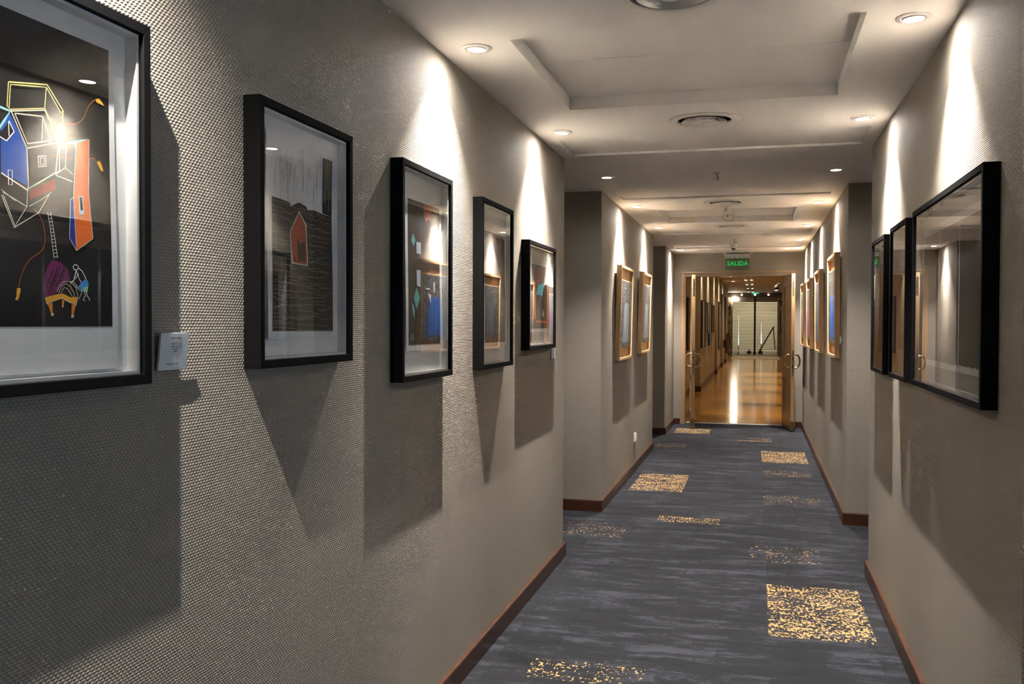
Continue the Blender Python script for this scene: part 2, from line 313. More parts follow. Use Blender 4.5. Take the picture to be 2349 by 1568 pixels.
ART={'F1':[('P','red_faint',0,[-193,3334,381,3620,394,3437,-186,3188]),('P','blue',0,[-780,4218,-597,4520,-241,4015,-219,3403,-787,3543]),('P','black',0,[-611,4385,-508,4233,-666,4059,-781,4107,-781,4168]),('L','sky',16,[-853,4574,-583,4547,-831,4198]),('L','white',9,[-611,4385,-508,4233,-666,4059,-832,4107]),('L','white',7,[-619,4383,-613,4140]),('L','yellow',9,[-605,5006,220,5167,587,4808,516,4274]),('L','yellow',8,[-613,5004,-648,4610,-583,4574,159,4759,200,5119,-571,4974,-606,4599]),('L','yellow',8,[200,5119,532,4765,587,4814]),('L','yellow',8,[159,4759,498,4293]),('L','cream',9,[-570,4563,-241,4020,-217,3362,397,3720,476,4256]),('L','cream',8,[158,4729,-557,4553]),('L','cream',8,[-491,4533,114,4613,278,4240,-226,4097,-491,4533]),('L','cream',7,[114,4613,87,4193]),('L','cream',8,[-227,4022,467,4250,158,4729]),('L','cream',7,[0,3928,166,3970,178,3797,12,3757,0,3928]),('L','cream',5,[51,3910,131,3930,135,3818,55,3798,51,3910]),('L','cream',7,[497,4260,481,3766,391,3693]),('L','cream',6,[648,4223,624,3844,792,3756]),('L','cream',6,[427,3714,608,3837]),('L','cream',6,[397,3677,791,3627]),('L','white',9,[-787,3533,-220,3330]),('L','white',6,[-645,3596,-559,3610,-561,3374,-634,3364,-645,3596]),('P','sky',0,[551,4231,797,4339,1219,4454,897,4309]),('L','orange_thin',5,[435,4574,615,4599,800,4624,957,4684,1070,4775,1145,4905,1218,5046,1317,5148,1411,5193]),('P','amber',0,[1391,5200,1478,5232,1552,5191,1613,5129,1501,5140,1417,5149]),('L','orange_thin',5,[1210,4095,1308,4126,1424,4072]),('P','amber',0,[1401,4068,1468,4107,1522,4049,1572,3929,1507,3931,1447,4002]),('L','cream',4,[-790,3270,-505,3126]),('L','orange_thin',3,[311,4009,795,4017]),('P','orange',0,[888,4320,1213,4442,1177,3503,1226,3096,1268,2680,858,2433,833,2979,803,3356,858,3910]),('P','blue_deep',0,[816,3358,736,3309,697,2638,858,2429,836,2980]),('L','cream',5,[888,4320,803,3356,858,2429,1268,2680,1177,3503,1213,4442]),('L','cream',5,[803,3356,730,3308,694,2638,858,2429]),('P','cream',0,[930,3401,1032,3415,1060,3086,941,3073]),('P','black',0,[950,3380,1012,3388,1030,3157,969,3150]),('L','cream',6,[-791,3187,-541,2693,-263,3063,-763,3234]),('L','cream',6,[-752,3188,-524,2721]),('L','cream',6,[-541,2693,-6,2996,232,3326]),('L','cream',5,[-263,3063,-237,3396]),('L','cream',4,[-213,3076,71,3225,294,3380]),('L','orange_thin',5,[-110,3044,-15,2988,62,2883,112,2741,135,2583,119,2456,33,2347,-88,2282,-192,2223,-296,2122,-369,2007,-428,1871,-463,1737]),('P','amber',0,[-494,1727,-415,1726,-421,1673,-450,1584,-479,1526,-539,1533,-507,1593,-506,1670]),('L','cream',5,[192,3023,251,2755,325,2254]),('L','cream',5,[260,3031,329,2716,407,2271]),('P','purple',0,[277,2227,467,2205,627,2110,697,1924,625,1893,366,1677,209,1598,117,1582,82,1759,121,1989,183,2118]),('P','amber',0,[117,1589,366,1649,526,1670,688,1612,874,1622,836,1482,687,1517,493,1587,302,1536,147,1482]),('L','cream',4,[117,1589,147,1482,302,1536,493,1587,687,1517,836,1482,874,1622]),('P','orange_leg',0,[162,1482,280,1508,282,1420,275,1323,238,1322,214,1396]),('P','orange_leg',0,[493,1559,551,1551,534,1452,498,1452]),('P','orange_leg',0,[720,1487,836,1482,785,1381,768,1297,718,1297]),('P','cream',0,[244,1327,288,1337,310,1305,275,1277,244,1292]),('P','cream',0,[711,1297,751,1309,784,1281,744,1250,708,1261]),('P','cream',0,[492,1456,530,1457,530,1434,498,1428]),('L','cream',4,[382,1689,431,1795,528,1870,691,1889,822,1787,874,1622]),('L','cream',4,[414,1667,495,1798,592,1844,706,1783,788,1667,754,1614]),('L','cream',4,[462,1668,543,1776,624,1756,721,1641]),('L','cream',4,[707,1866,973,1709]),('L','cream',4,[740,1891,990,1726]),('L','cream',4,[973,1709,887,1574]),('L','orange_thin',4,[690,1877,705,1641]),('L','white',6,[759,2141,792,2179,859,2180,892,2144,858,2099,791,2091,759,2141]),('L','white',7,[841,2094,807,2001,773,1904,690,1858]),('L','white',6,[892,2125,976,2082,1027,2012,1077,1930]),('L','white',5,[841,2074,907,1934,957,1877]),('L','white',5,[807,1930,891,2029]),('P','blue_lt',0,[1026,1933,1112,1920,1135,1824,1042,1759,990,1734,876,1785,923,1851]),('P','green_lt',0,[991,1789,1121,1823,1100,1713,1004,1717]),('L','white',5,[1031,1718,1051,1651,989,1572,1050,1559]),('L','white',5,[1075,1712,1099,1640,1161,1581,1133,1561]),('L','cream',4,[201,2978,272,2991]),('L','cream',4,[211,2921,283,2934]),('L','cream',4,[221,2864,294,2877]),('L','cream',4,[232,2807,306,2819]),('L','cream',4,[242,2750,317,2762]),('L','cream',4,[252,2692,328,2704]),('L','cream',4,[263,2635,339,2647]),('L','cream',4,[273,2577,351,2589]),('L','cream',4,[283,2520,362,2531]),('L','cream',4,[294,2462,373,2473]),('L','cream',4,[304,2404,384,2415]),('L','cream',4,[315,2346,396,2357]),('L','cream',4,[325,2288,407,2299]),('L','black',5,[149,1784,307,2091]),('L','black',5,[182,1671,335,1986]),('L','black',5,[218,1833,362,1881]),('L','black',5,[251,1719,393,2124]),('L','black',5,[287,1882,420,2018]),('L','black',5,[320,1768,448,1913]),('L','black',5,[356,1931,479,2157]),('L','black',5,[390,1817,507,2051]),('L','black',5,[426,1981,535,1945]),('L','black',5,[460,1867,566,2190]),('L','black',5,[497,2032,594,2084]),('L','pencil',3,[699,1029,733,1083,749,1024,832,1071,849,1035,933,1071,950,1042,1087,1070,1104,1036,1226,1089,1191,1021,1279,1057]),('L','pencil',3,[1396,1081,1389,1049]),('L','pencil',3,[1446,1081,1439,1049])],'F2':[('P','rock',0,[-1497,4208,-1078,4198,-593,4165,-544,4061,-344,4148,-89,4230,329,4168,383,4089,762,4119,1267,4075,1793,4056,1787,861,-1539,884]),('P','black',0,[1294,5620,1855,5627,1793,4056,1245,4099]),('L','cream',2.2,[1386,5603,1337,4389]),('L','cream',2.2,[1455,5608,1406,4355]),('L','cream',4,[1560,5612,1511,4762]),('L','cream',2.2,[1654,5661,1604,4207]),('L','cream',2.2,[1737,5662,1687,4662]),('L','rain',2.6,[1178,5438,1154,4718]),('L','rain',2.6,[-261,5152,-282,4907]),('L','rain',2.6,[161,5027,138,4537]),('L','rain',2.6,[453,5205,431,5009]),('L','rain',2.6,[500,5270,477,4919]),('L','rain',2.6,[-1375,4874,-1395,4444]),('L','rain',2.6,[390,5042,367,4423]),('L','rain',2.6,[961,5471,937,4781]),('L','rain',2.6,[-344,4927,-367,4222]),('L','rain',2.6,[-1213,5404,-1233,5127]),('L','rain',2.6,[1090,5454,1066,4877]),('L','rain',2.6,[-711,5198,-732,4811]),('L','rain',2.6,[-585,5156,-606,4643]),('L','rain',2.6,[912,5246,888,4471]),('L','rain',2.6,[775,4995,752,4396]),('L','rain',2.6,[-1055,4910,-1077,4188]),('L','rain',2.6,[914,5332,890,4701]),('L','rain',2.6,[-937,4942,-958,4443]),('L','rain',2.6,[-750,5512,-772,4835]),('L','rain',2.6,[1162,5731,1137,5036]),('L','rain',2.6,[-431,5489,-452,5155]),('L','rain',2.6,[529,5061,507,4877]),('L','rain',2.6,[108,5633,85,5019]),('L','rain',2.6,[-636,4937,-659,4181]),('L','rain',2.6,[-185,4896,-207,4549]),('L','rain',2.6,[-1264,5072,-1283,4909]),('L','rain',2.6,[-969,5240,-991,4719]),('L','rain',2.6,[-1070,5487,-1091,4810]),('L','rain',2.6,[-680,4877,-702,4181]),('L','rain',2.6,[-516,5254,-537,4779]),('L','rain',2.6,[186,5233,163,4719]),('L','rain',2.6,[121,4969,98,4490]),('L','rain',2.6,[-379,5080,-400,4781]),('L','rain',2.6,[-712,4860,-733,4389]),('L','rain',2.6,[-69,5636,-91,5219]),('L','rain',2.6,[15,5640,-7,5094]),('L','rain',2.6,[155,5628,133,5071]),('L','rain',2.6,[-287,5120,-309,4747]),('L','rain',2.6,[358,5145,336,4977]),('L','rain',2.6,[-1303,5014,-1325,4285]),('L','rain',2.6,[-836,5221,-857,4707]),('L','rain',2.6,[-663,5307,-683,4965]),('L','rain',2.6,[-538,5154,-559,4817]),('L','rain',2.6,[-518,5028,-538,4863]),('L','rain',2.6,[-15,5108,-37,4758]),('L','rain',2.6,[-908,4965,-929,4672]),('L','contour',2.4,[-1507,4171,-1452,4124,-1302,4123,-1031,4125,-691,4126,-505,4116,-385,4109,-325,4053]),('L','contour',2.4,[-325,4053,-106,4044,-44,4092,199,4082,456,4067]),('L','contour',2.4,[456,4067,521,4017,586,3977,651,4057,1009,4038,1307,4010,1477,4009]),('L','contour',2.4,[-1507,4074,-1452,4019,-1397,3974,-1080,3975,-1023,4049,-966,4085]),('L','contour',2.4,[-908,4136,-683,4094,-471,4081,-224,4050,-36,4033,149,4010]),('L','contour',2.4,[149,4010,487,3981,552,3929,617,3976,682,3924]),('L','contour',2.4,[682,3924,748,3971,904,3978,971,4037,1038,3969,1412,3963,1657,3953]),('L','contour',2.4,[-1507,3976,-1262,3979,-995,3963,-851,3942]),('L','contour',2.4,[-851,3942,-793,3894,-588,3881,-445,3893,-384,3960,-193,3956,-131,3985,220,3946,283,3885]),('L','contour',2.4,[283,3885,656,3863,940,3857,1007,3897,1191,3879,1259,3812,1328,3767,1397,3846,1731,3835]),('L','contour',2.4,[-1508,3878,-1215,3879,-976,3859,-918,3917,-769,3903,-451,3886,-392,3818,-93,3793]),('L','contour',2.4,[-93,3793,-31,3747,244,3733,448,3723,833,3722]),('L','contour',2.4,[-1508,3780,-1349,3773,-1042,3759,-765,3736,-500,3712,-291,3716,-103,3708,-42,3660,137,3648,425,3649]),('L','contour',2.4,[774,3641,1107,3623,1453,3601,1676,3611]),('L','contour',2.4,[-1509,3683,-1453,3740,-1272,3710,-1216,3655]),('L','contour',2.4,[-1216,3655,-1159,3716,-1102,3742,-907,3724,-626,3715]),('L','contour',2.4,[-626,3715,-567,3652,-410,3639,-159,3640,-97,3674,-35,3614,27,3653,90,3683,323,3662]),('L','contour',2.4,[323,3662,632,3624,812,3596,878,3657,1161,3646,1229,3570,1577,3567]),('L','contour',2.4,[-1509,3585,-1454,3531,-1260,3543,-1204,3494,-958,3492,-766,3501]),('L','contour',2.4,[-766,3501,-620,3506,-560,3551,-210,3537,-51,3530,129,3519,409,3495,474,3438]),('L','contour',2.4,[474,3438,787,3442,974,3440,1332,3433,1402,3379,1471,3436,1711,3420]),('L','contour',2.4,[-1509,3487,-1319,3469,-1063,3454,-1006,3402,-760,3406,-701,3360,-642,3330]),('L','contour',2.4,[-642,3330,-583,3391,-246,3401,40,3411,240,3420]),('L','contour',2.4,[240,3420,610,3411,933,3409,1240,3379]),('L','contour',2.4,[-1510,3389,-1208,3372,-976,3377,-796,3369,-738,3320]),('L','contour',2.4,[-513,3329,-212,3326,52,3316,115,3380,323,3366,600,3358,665,3297]),('L','contour',2.4,[665,3297,975,3299,1244,3299,1508,3292,1578,3354]),('L','contour',2.4,[-1510,3292,-1455,3349,-1159,3333,-827,3302,-584,3284,-525,3316,-308,3309]),('L','contour',2.4,[-308,3309,54,3281,117,3333,269,3308,463,3285,528,3221,593,3169,975,3179]),('L','contour',2.4,[975,3179,1043,3131,1111,3183,1179,3134,1247,3093]),('L','contour',2.4,[-1511,3194,-1335,3179,-1148,3184,-887,3168,-646,3171,-503,3165,-211,3166,-150,3223]),('L','contour',2.4,[-150,3223,195,3198,517,3180,686,3166,866,3148,933,3204,1143,3171,1541,3156]),('L','contour',2.4,[-1511,3096,-1222,3087,-1081,3073,-764,3076,-571,3080,-249,3061,-188,3010,156,3011]),('L','contour',2.4,[409,3020,703,3002,769,3069,1104,3062,1172,2999,1568,2980]),('L','contour',2.4,[-1512,2998,-1457,2944,-1310,2958,-1254,2910,-938,2900,-602,2903,-253,2891]),('L','contour',2.4,[-253,2891,1,2887,379,2872,444,2947,509,3007,574,2933,639,2996,803,2969,869,2908]),('L','contour',2.4,[869,2908,936,2859,1280,2866,1349,2914,1626,2913]),('L','contour',2.4,[-1512,2900,-1286,2878,-1230,2917,-1173,2865,-965,2853,-630,2847,-571,2796,-394,2819,-334,2779,27,2788]),('L','contour',2.4,[27,2788,288,2800,352,2847,646,2827,864,2815,1201,2812,1269,2877]),('L','contour',2.4,[-1512,2802,-1270,2802,-1214,2859,-1069,2832,-824,2809,-475,2792]),('L','contour',2.4,[-475,2792,-193,2786,-131,2725,139,2726,393,2714,775,2719,842,2786,1210,2753,1527,2753]),('L','contour',2.4,[-1513,2704,-1457,2762,-1222,2732,-955,2727,-781,2718]),('L','contour',2.4,[-781,2718,-575,2712,-225,2701,-18,2700,45,2754,415,2718,594,2695]),('L','contour',2.4,[594,2695,660,2748,1053,2710,1461,2685,1531,2737,1601,2660]),('L','contour',2.4,[-1513,2606,-1347,2598,-1292,2545,-1150,2538,-936,2555,-588,2559,-528,2507,-468,2473,-122,2497,-60,2549]),('L','contour',2.4,[-60,2549,313,2550,690,2541,921,2551,988,2497]),('L','contour',2.4,[988,2497,1262,2496,1561,2483,1632,2531]),('L','contour',2.4,[-1514,2509,-1458,2567,-1149,2559,-1091,2606,-747,2571,-441,2560,-201,2549]),('L','contour',2.4,[16,2529,236,2516,618,2481,976,2473,1202,2474,1549,2463]),('L','contour',2.4,[-1514,2411,-1182,2401,-919,2408,-600,2389,-541,2341,-182,2344,-121,2302,123,2298,356,2313]),('L','contour',2.4,[356,2313,601,2320,969,2315,1036,2262,1104,2343,1299,2353,1368,2390,1437,2445]),('L','contour',2.4,[-1514,2313,-1295,2302,-1239,2256,-1183,2212,-990,2235,-726,2254]),('L','contour',2.4,[-726,2254,-667,2299,-421,2277,-248,2284,28,2263,91,2303,154,2360,218,2381,281,2422]),('L','contour',2.4,[281,2422,345,2342,518,2318,884,2308,951,2247]),('L','contour',2.4,[-1515,2215,-1460,2161,-1255,2166,-1199,2120,-915,2120,-672,2119,-613,2195,-447,2178,-259,2186]),('L','contour',2.4,[-259,2186,-198,2137,-136,2209,-74,2242,112,2234,175,2261,372,2247]),('L','contour',2.4,[372,2247,436,2174,501,2115,566,2165,761,2153,1050,2145,1320,2156]),('L','contour',2.4,[-1515,2117,-1287,2122,-1085,2108,-928,2104,-690,2098,-454,2093]),('L','contour',2.4,[-128,2096,-66,2132,237,2124,300,2065]),('L','contour',2.4,[300,2065,628,2068,694,2108,939,2105,1007,2038,1262,2050,1505,2039,1575,1989]),('L','contour',2.4,[-1516,2019,-1352,2027,-1029,2007,-810,2017,-751,2052,-692,2079,-633,2125,-399,2104,-215,2077,-26,2066]),('L','contour',2.4,[-26,2066,304,2037,477,2016,683,2006,917,1987,984,1933]),('L','contour',2.4,[-1516,1921,-1308,1930,-1251,1987,-1195,1919,-861,1901,-644,1913,-341,1892,-280,1837,-219,1911,94,1913]),('L','contour',2.4,[94,1913,398,1900,463,1839,528,1912,714,1918,780,1860,1072,1853,1275,1842,1344,1795]),('L','contour',2.4,[1344,1795,1414,1875,1484,1914,1742,1915]),('L','contour',2.4,[-1516,1823,-1223,1822,-1167,1775,-950,1764]),('L','contour',2.4,[-950,1764,-893,1719,-834,1798,-570,1804]),('L','contour',2.4,[-317,1796,-88,1780,-26,1735,306,1751,582,1761,965,1771,1200,1767,1269,1809]),('L','contour',2.4,[-1517,1725,-1378,1717,-1322,1672,-1029,1668,-971,1737]),('L','contour',2.4,[-971,1737,-696,1741,-506,1743,-198,1724,-137,1664,-75,1710,294,1718,358,1664]),('L','contour',2.4,[609,1659,858,1662,1022,1670,1245,1670,1314,1713]),('L','contour',2.4,[-1517,1627,-1462,1581,-1407,1537,-1352,1501,-1127,1523,-871,1542]),('L','contour',2.4,[-871,1542,-656,1543,-317,1555,-143,1551,9,1562]),('L','contour',2.4,[9,1562,296,1569,565,1569,834,1584,1030,1598,1361,1576,1431,1518]),('L','contour',2.4,[-1518,1529,-1463,1483,-1204,1488,-1147,1555,-941,1544,-883,1600,-825,1645,-767,1573]),('L','contour',2.4,[-708,1507,-497,1499,-437,1540,-108,1540,37,1527,240,1532,304,1590,536,1577,601,1504]),('L','contour',2.4,[978,1496,1045,1445,1113,1404,1181,1462,1476,1465,1546,1511,1739,1490]),('L','contour',2.4,[-1518,1431,-1463,1467,-1408,1407,-1352,1471,-1296,1499,-1150,1472,-1013,1463]),('L','contour',2.4,[-663,1461,-604,1398,-275,1405,-87,1406,219,1396,446,1393,600,1408,666,1349,848,1345]),('L','contour',2.4,[848,1345,915,1397,982,1438,1352,1414]),('L','contour',2.4,[-1519,1332,-1388,1332,-1122,1322,-1065,1383]),('L','contour',2.4,[-888,1382,-829,1409,-771,1338,-713,1288,-654,1240,-595,1209,-317,1219]),('L','contour',2.4,[-317,1219,-171,1247,196,1265,375,1261,651,1262,717,1311,941,1317,1009,1355]),('L','contour',2.4,[-1519,1234,-1285,1222,-1023,1237,-794,1247,-541,1230,-481,1182,-174,1178,165,1167,229,1240,564,1236]),('L','contour',2.4,[564,1236,629,1272,1019,1243,1086,1178,1404,1189,1598,1195,1669,1264,1740,1200]),('L','contour',2.4,[-1519,1136,-1270,1134,-1030,1137,-972,1196,-722,1187,-662,1237]),('L','contour',2.4,[-662,1237,-452,1224,-126,1204,143,1202,451,1190,738,1179]),('L','contour',2.4,[-1520,1038,-1464,1098,-1326,1079,-1142,1082,-808,1057,-749,1091,-449,1064]),('L','contour',2.4,[-228,1056,102,1052,394,1054,545,1042,745,1034,1139,1016,1521,1001]),('L','contour',2.4,[-1520,940,-1465,977,-1262,975,-991,970,-762,958,-563,937,-254,942,-193,892,0,892,234,895]),('L','contour',2.4,[234,895,537,891,716,895,1033,896,1200,891,1510,901,1708,903]),('P','cream',0,[-90,4008,307,3690,389,2593,-510,2616,-606,3412]),('P','red',0,[-90,3969,254,3664,336,2625,-460,2644,-557,3402]),('P','dark_red',0,[-195,3270,-41,3150,189,3239,252,2935,230,2703,-176,2682]),('P','dark_red',0,[12,3620,106,3619,95,3529,12,3536]),('P','dark_red',0,[-389,2780,-318,2785,-319,2682,-389,2682]),('L','pencil',2,[976,799,1089,835,1203,782,1375,822,1550,789,1703,829])],'F3':[('P','red',0,[232,6241,986,6256,938,5693,672,5749,477,5643,234,5840]),('L','blue_line',3,[186,5891,-130,5413,-316,5010]),('L','blue_line',3,[970,6095,974,4956,1061,4049,981,3245,1118,2389,1072,1212]),('L','blue_line',2.5,[772,5675,842,4718,812,3807,1234,3254]),('L','red_line',3,[772,5619,774,5166,891,4722,843,4263]),('P','teal',0,[-851,5107,-623,4873,-775,4643,-1045,4836]),('P','teal',0,[-542,3242,-185,2869,-540,2449,-815,2852]),('P','teal',0,[-950,2713,-693,2420,-768,2120,-979,2415]),('P','pale_blue',0,[-532,4826,-65,4833,-64,4424,-530,4422]),('P','pale_blue',0,[-529,3844,-125,3856,-123,3258,-497,3299]),('L','faint',2,[-698,4242,-848,3961,320,3993,79,4257]),('L','faint',2,[-469,4340,-313,3966,0,4318]),('L','faint',2,[-848,3826,-846,3257,323,3276,321,3780]),('L','faint',2,[-1222,4873,-1221,4446,-849,4150]),('P','cream',0,[420,3252,847,3239,847,3194,420,3201]),('P','cream',0,[616,3061,948,3015,916,2672,749,2895]),('P','cream',0,[1199,3540,1352,3432,1320,3084,1200,3138])],'F4':[('P','red_faint',0,[23,6027,384,5991,286,5415,-23,5531]),('P','red_faint',0,[1123,5915,1666,6000,1398,5504,967,5470]),('P','cream',0,[-301,5452,-71,5211,-119,4927,-471,4937,-474,5215]),('P','teal_dk',0,[488,3259,753,3052,493,2796,257,3039]),('L','faint',2,[342,4994,870,4600,611,4085,1282,3610]),('L','faint',2,[88,4553,1681,4576]),('L','faint',2,[861,5461,1675,5087,1410,4342,1829,3630]),('L','faint',2,[493,2796,369,2224,898,1795]),('L','red_line',2.5,[1398,5504,1135,4761,1358,4121])],'F5':[('P','orange_dk',0,[-378,4471,749,4495,837,3765,-363,3541]),('P','orange',0,[-1269,3669,-730,3652,-590,1593,-1132,1632]),('P','teal_blue',0,[82,3517,1345,3614,967,2947,-537,2943]),('P','orange',0,[-589,1551,2381,1536,2383,1429,-587,1441]),('P','orange',0,[2027,3288,2555,3263,2510,1161,2063,1162]),('L','cream',4,[-49,2362,36,1724]),('P','cream',0,[979,2209,1412,1953,1181,1732,869,1817]),('L','cream',2,[-1278,4250,-1093,3844,-728,3526]),('L','faint',2,[1154,3344,1561,2482,980,2122])]}
# ------------------------------------------------------------ the corridor shell
L, RX, H, YE = -1.170, .643, 2.5, 13.713
YL1, YL2, YL3, YL4, YR1, YR2 = 5.693, 7.135, 10.881, 12.365, 5.712, 7.155
BB, BT = .089, .018
def wall(name, *boxes):
    m = MB()
    for b in boxes: m.box(*b)
    return struct(m.build(name, M_WALL))
wall('wall_left_near', (-2.6, L, -3.0, YL1, 0, H))
wall('wall_left_middle', (-2.6, L, YL2, YL3, 0, H))
wall('wall_left_far', (-2.6, L, YL4, 13.9, 0, H))
wall('wall_left_recess', (-2.8, -2.6, YL1, YL2, 0, H), (-2.8, -2.6, YL3, YL4, 0, H))
YR0 = 2.517
wall('wall_right_near', (RX, 2.0, YR0, YR1, 0, H))
wall('wall_right_back', (RX, 2.6, -3.0, .0, 0, H))
wall('wall_right_window', (2.6, 2.75, .0, YR0, 0, .5), (2.6, 2.75, .0, YR0, 2.2, H), (2.6, 2.75, 0, .25, .5, 2.2), (2.6, 2.75, 2.25, YR0, .5, 2.2), (2.0, 2.75, YR0, YR0+.15, 0, H))
wall('wall_right_far', (RX, 2.0, YR2, 13.9, 0, H))
wall('wall_right_recess', (2.0, 2.2, YR1, YR2, 0, H))
DX0, DX1, DZ = -1.013, .487, 2.176
wall('wall_end', (L, DX0, YE, 13.9, 0, H), (DX1, RX, YE, 13.9, 0, H), (DX0, DX1, YE, 13.9, DZ, H))
wall('wall_back', (L, RX, -3.15, -3.0, 0, H))
wn = struct(bpy.data.objects.new('window_1', None)); C.objects.link(wn); wn.location = (2.67, 1.25, .5); wn.rotation_euler = (0, 0, R(90))
fm = MB().box(-1.0,1.0,-.03,.03,0,.05).box(-1.0,1.0,-.03,.03,1.65,1.7).box(-1.0,-.95,-.03,.03,.05,1.65).box(.95,1.0,-.03,.03,.05,1.65).box(-.025,.025,-.03,.03,.05,1.65)
fm.build('window_frame', M_FIXTURE, wn)
for sx in (-1, 1): MB().box(*sorted((sx*.026, sx*.95)), -.004, .004, .05, 1.65).build('pane', M_GLASS, wn)
# ceiling with two coffers and four shallow panels
def ceiling():
    holes = [(-.877,.346,3.265,4.402,.058,'T'), (-.868,.350,8.48,9.575,.058,'T'),
             (-1.090,.575,5.135,5.625,.013,'P'), (-1.075,.560,7.19,7.69,.013,'P'), (-1.075,.573,10.354,10.80,.013,'P'), (-1.080,.570,12.40,12.84,.013,'P')]
    VY = (2.93, 4.78, 8.03, 9.97, 13.35); VH = .2
    holes += [(-.262-VH, -.262+VH, y-VH, y+VH, 0, 'V') for y in VY]
    m = MB(); ys = sorted({-3.15, 13.9} | {h[2] for h in holes} | {h[3] for h in holes})
    for a, b in zip(ys[:-1], ys[1:]):
        xs = [-2.8]
        cut = [h for h in holes if h[2] <= a+1e-6 and h[3] >= b-1e-6]
        for h in cut: xs += [h[0], h[1]]
        xs.append(2.75)
        for i in range(0, len(xs), 2):
            m.add([(xs[i],a,H),(xs[i],b,H),(xs[i+1],b,H),(xs[i+1],a,H)], [(0,1,2,3)])
    for y in VY:
        n = 32; cx = -.262; ci = []; sq = []
        for i in range(n):
            a = 2*math.pi*i/n; c, s = math.cos(a), math.sin(a); q = VH/max(abs(c), abs(s))
            ci.append((cx+.134*c, y+.134*s, H)); sq.append((cx+q*c, y+q*s, H))
        m.add(ci+sq, [(i, (i+1) % n, n+(i+1) % n, n+i) for i in range(n)])
    for x0, x1, y0, y1, d, k in holes:
        if k == 'V': continue
        z = H+d
        m.add([(x0,y0,H),(x1,y0,H),(x1,y1,H),(x0,y1,H),(x0,y0,z),(x1,y0,z),(x1,y1,z),(x0,y1,z)],
              [(0,1,5,4),(1,2,6,5),(2,3,7,6),(3,0,4,7)])
    # cover above everything
    m.box(-2.8, 2.75, -3.15, 13.9, H+.10, H+.16)
    c = struct(m.build('ceiling', M_CEIL))
    for x0, x1, y0, y1, d, k in holes:
        if k == 'V': continue
        mm = MB()
        if k == 'T':
            # two plasterboard sheets meeting in a hairline joint
            ym = (y0+y1)/2-.05
            mm.box(x0, x1, y0, ym-.002, H+d, H+d+.02).build('coffer_panel', M_CEIL, c)
            MB().box(x0, x1, ym+.002, y1, H+d, H+d+.02).build('coffer_panel', M_CEIL, c)
        else:
            mm.box(x0, x1, y0, y1, H+d, H+d+.02).build('ceiling_panel', M_CEIL, c)
ceiling()
# baseboards: rounded top edge
def baseboard(name, runs):
    m = MB(); r = .008
    for (ax, ay, bx, by, nx, ny) in runs:
        prof = [(0,0),(BT,0),(BT,BB-r),(BT-.0025,BB-.0025),(BT-r,BB),(0,BB)]
        vs = [(ax+nx*p, ay+ny*p, q) for p, q in prof]+[(bx+nx*p, by+ny*p, q) for p, q in prof]
        n = len(prof)
        m.add(vs, [tuple(range(n)), tuple(range(2*n-1,n-1,-1))]+[(i, (i+1)%n, (i+1)%n+n, i+n) for i in range(n)])
    return struct(m.build(name, M_BASE))
baseboard('baseboard_left_near', [(L,-3,L,YL1+BT,1,0), (L,YL1,-2.6,YL1,0,1)])
baseboard('baseboard_left_middle', [(L,YL2-BT,L,YL3+BT,1,0), (-2.6,YL2,L,YL2,0,-1), (-2.6,YL3,L,YL3,0,1)])
baseboard('baseboard_left_far', [(L,YL4-BT,L,YE,1,0), (-2.6,YL4,L,YL4,0,-1)])
baseboard('baseboard_right_near', [(RX,YR0-BT,RX,YR1+BT,-1,0), (RX,YR0,2.0,YR0,0,-1), (RX,YR1,2.0,YR1,0,1)])
baseboard('baseboard_right_far', [(RX,YR2-BT,RX,YE,-1,0), (RX,YR2,2.0,YR2,0,-1)])
baseboard('baseboard_end', [(L+BT,YE,-1.07,YE,0,-1), (.546,YE,RX-BT,YE,0,-1)])
# carpet: planks laid along the corridor, staggered
def carpet():
    base = MB().box(-2.6, 2.6, -3.0, 13.9, -.06, -.006).build('floor', plain('carpet_underlay', (.018,.019,.023), .95))
    struct(base)
    PW, PL, g = .2325, .945, .00018
    zones = [(L+BT*0, RX, -3.0, 13.88), (-2.6, L, YL1, YL2), (-2.6, L, YL3, YL4), (RX, 2.0, YR1, YR2), (RX, 2.6, 0, YR0)]
    cache = {}
    for k in range(-7, 16):
        x0 = .07 + (k-4)*PW - .0; x1 = x0+PW
        pair = (k-4)//2
        y0 = 4.49 - 8*PL + {0: 0}.get(pair, (pair*.37*PL) % PL)
        n = 0
        while y0 < 13.9:
            y1 = y0+PL
            for zx0, zx1, zy0, zy1 in zones:
                a, b, c, d = max(x0, zx0)+g, min(x1, zx1)-g, max(y0, zy0)+g, min(y1, zy1)-g
                if b-a > .004 and d-c > .004:
                    key = (round(b-a, 4), round(d-c, 4))
                    if key not in cache:
                        w, h = b-a, d-c; e = .0003
                        mb = MB(); mb.add([(0,0,-.006),(w,0,-.006),(w,h,-.006),(0,h,-.006),(0,0,-e),(w,0,-e),(w,h,-e),(0,h,-e),(e,e,0),(w-e,e,0),(w-e,h-e,0),(e,h-e,0)],
                            [(0,1,5,4),(1,2,6,5),(2,3,7,6),(3,0,4,7),(4,5,9,8),(5,6,10,9),(6,7,11,10),(7,4,8,11),(8,9,10,11)])
                        o = mb.build('carpet_plank', M_CARPET, base); cache[key] = o.data
                    else: o = link_mesh('carpet_plank', cache[key], base)
                    o.location = (a, c, 0)
            y0 = y1
carpet()
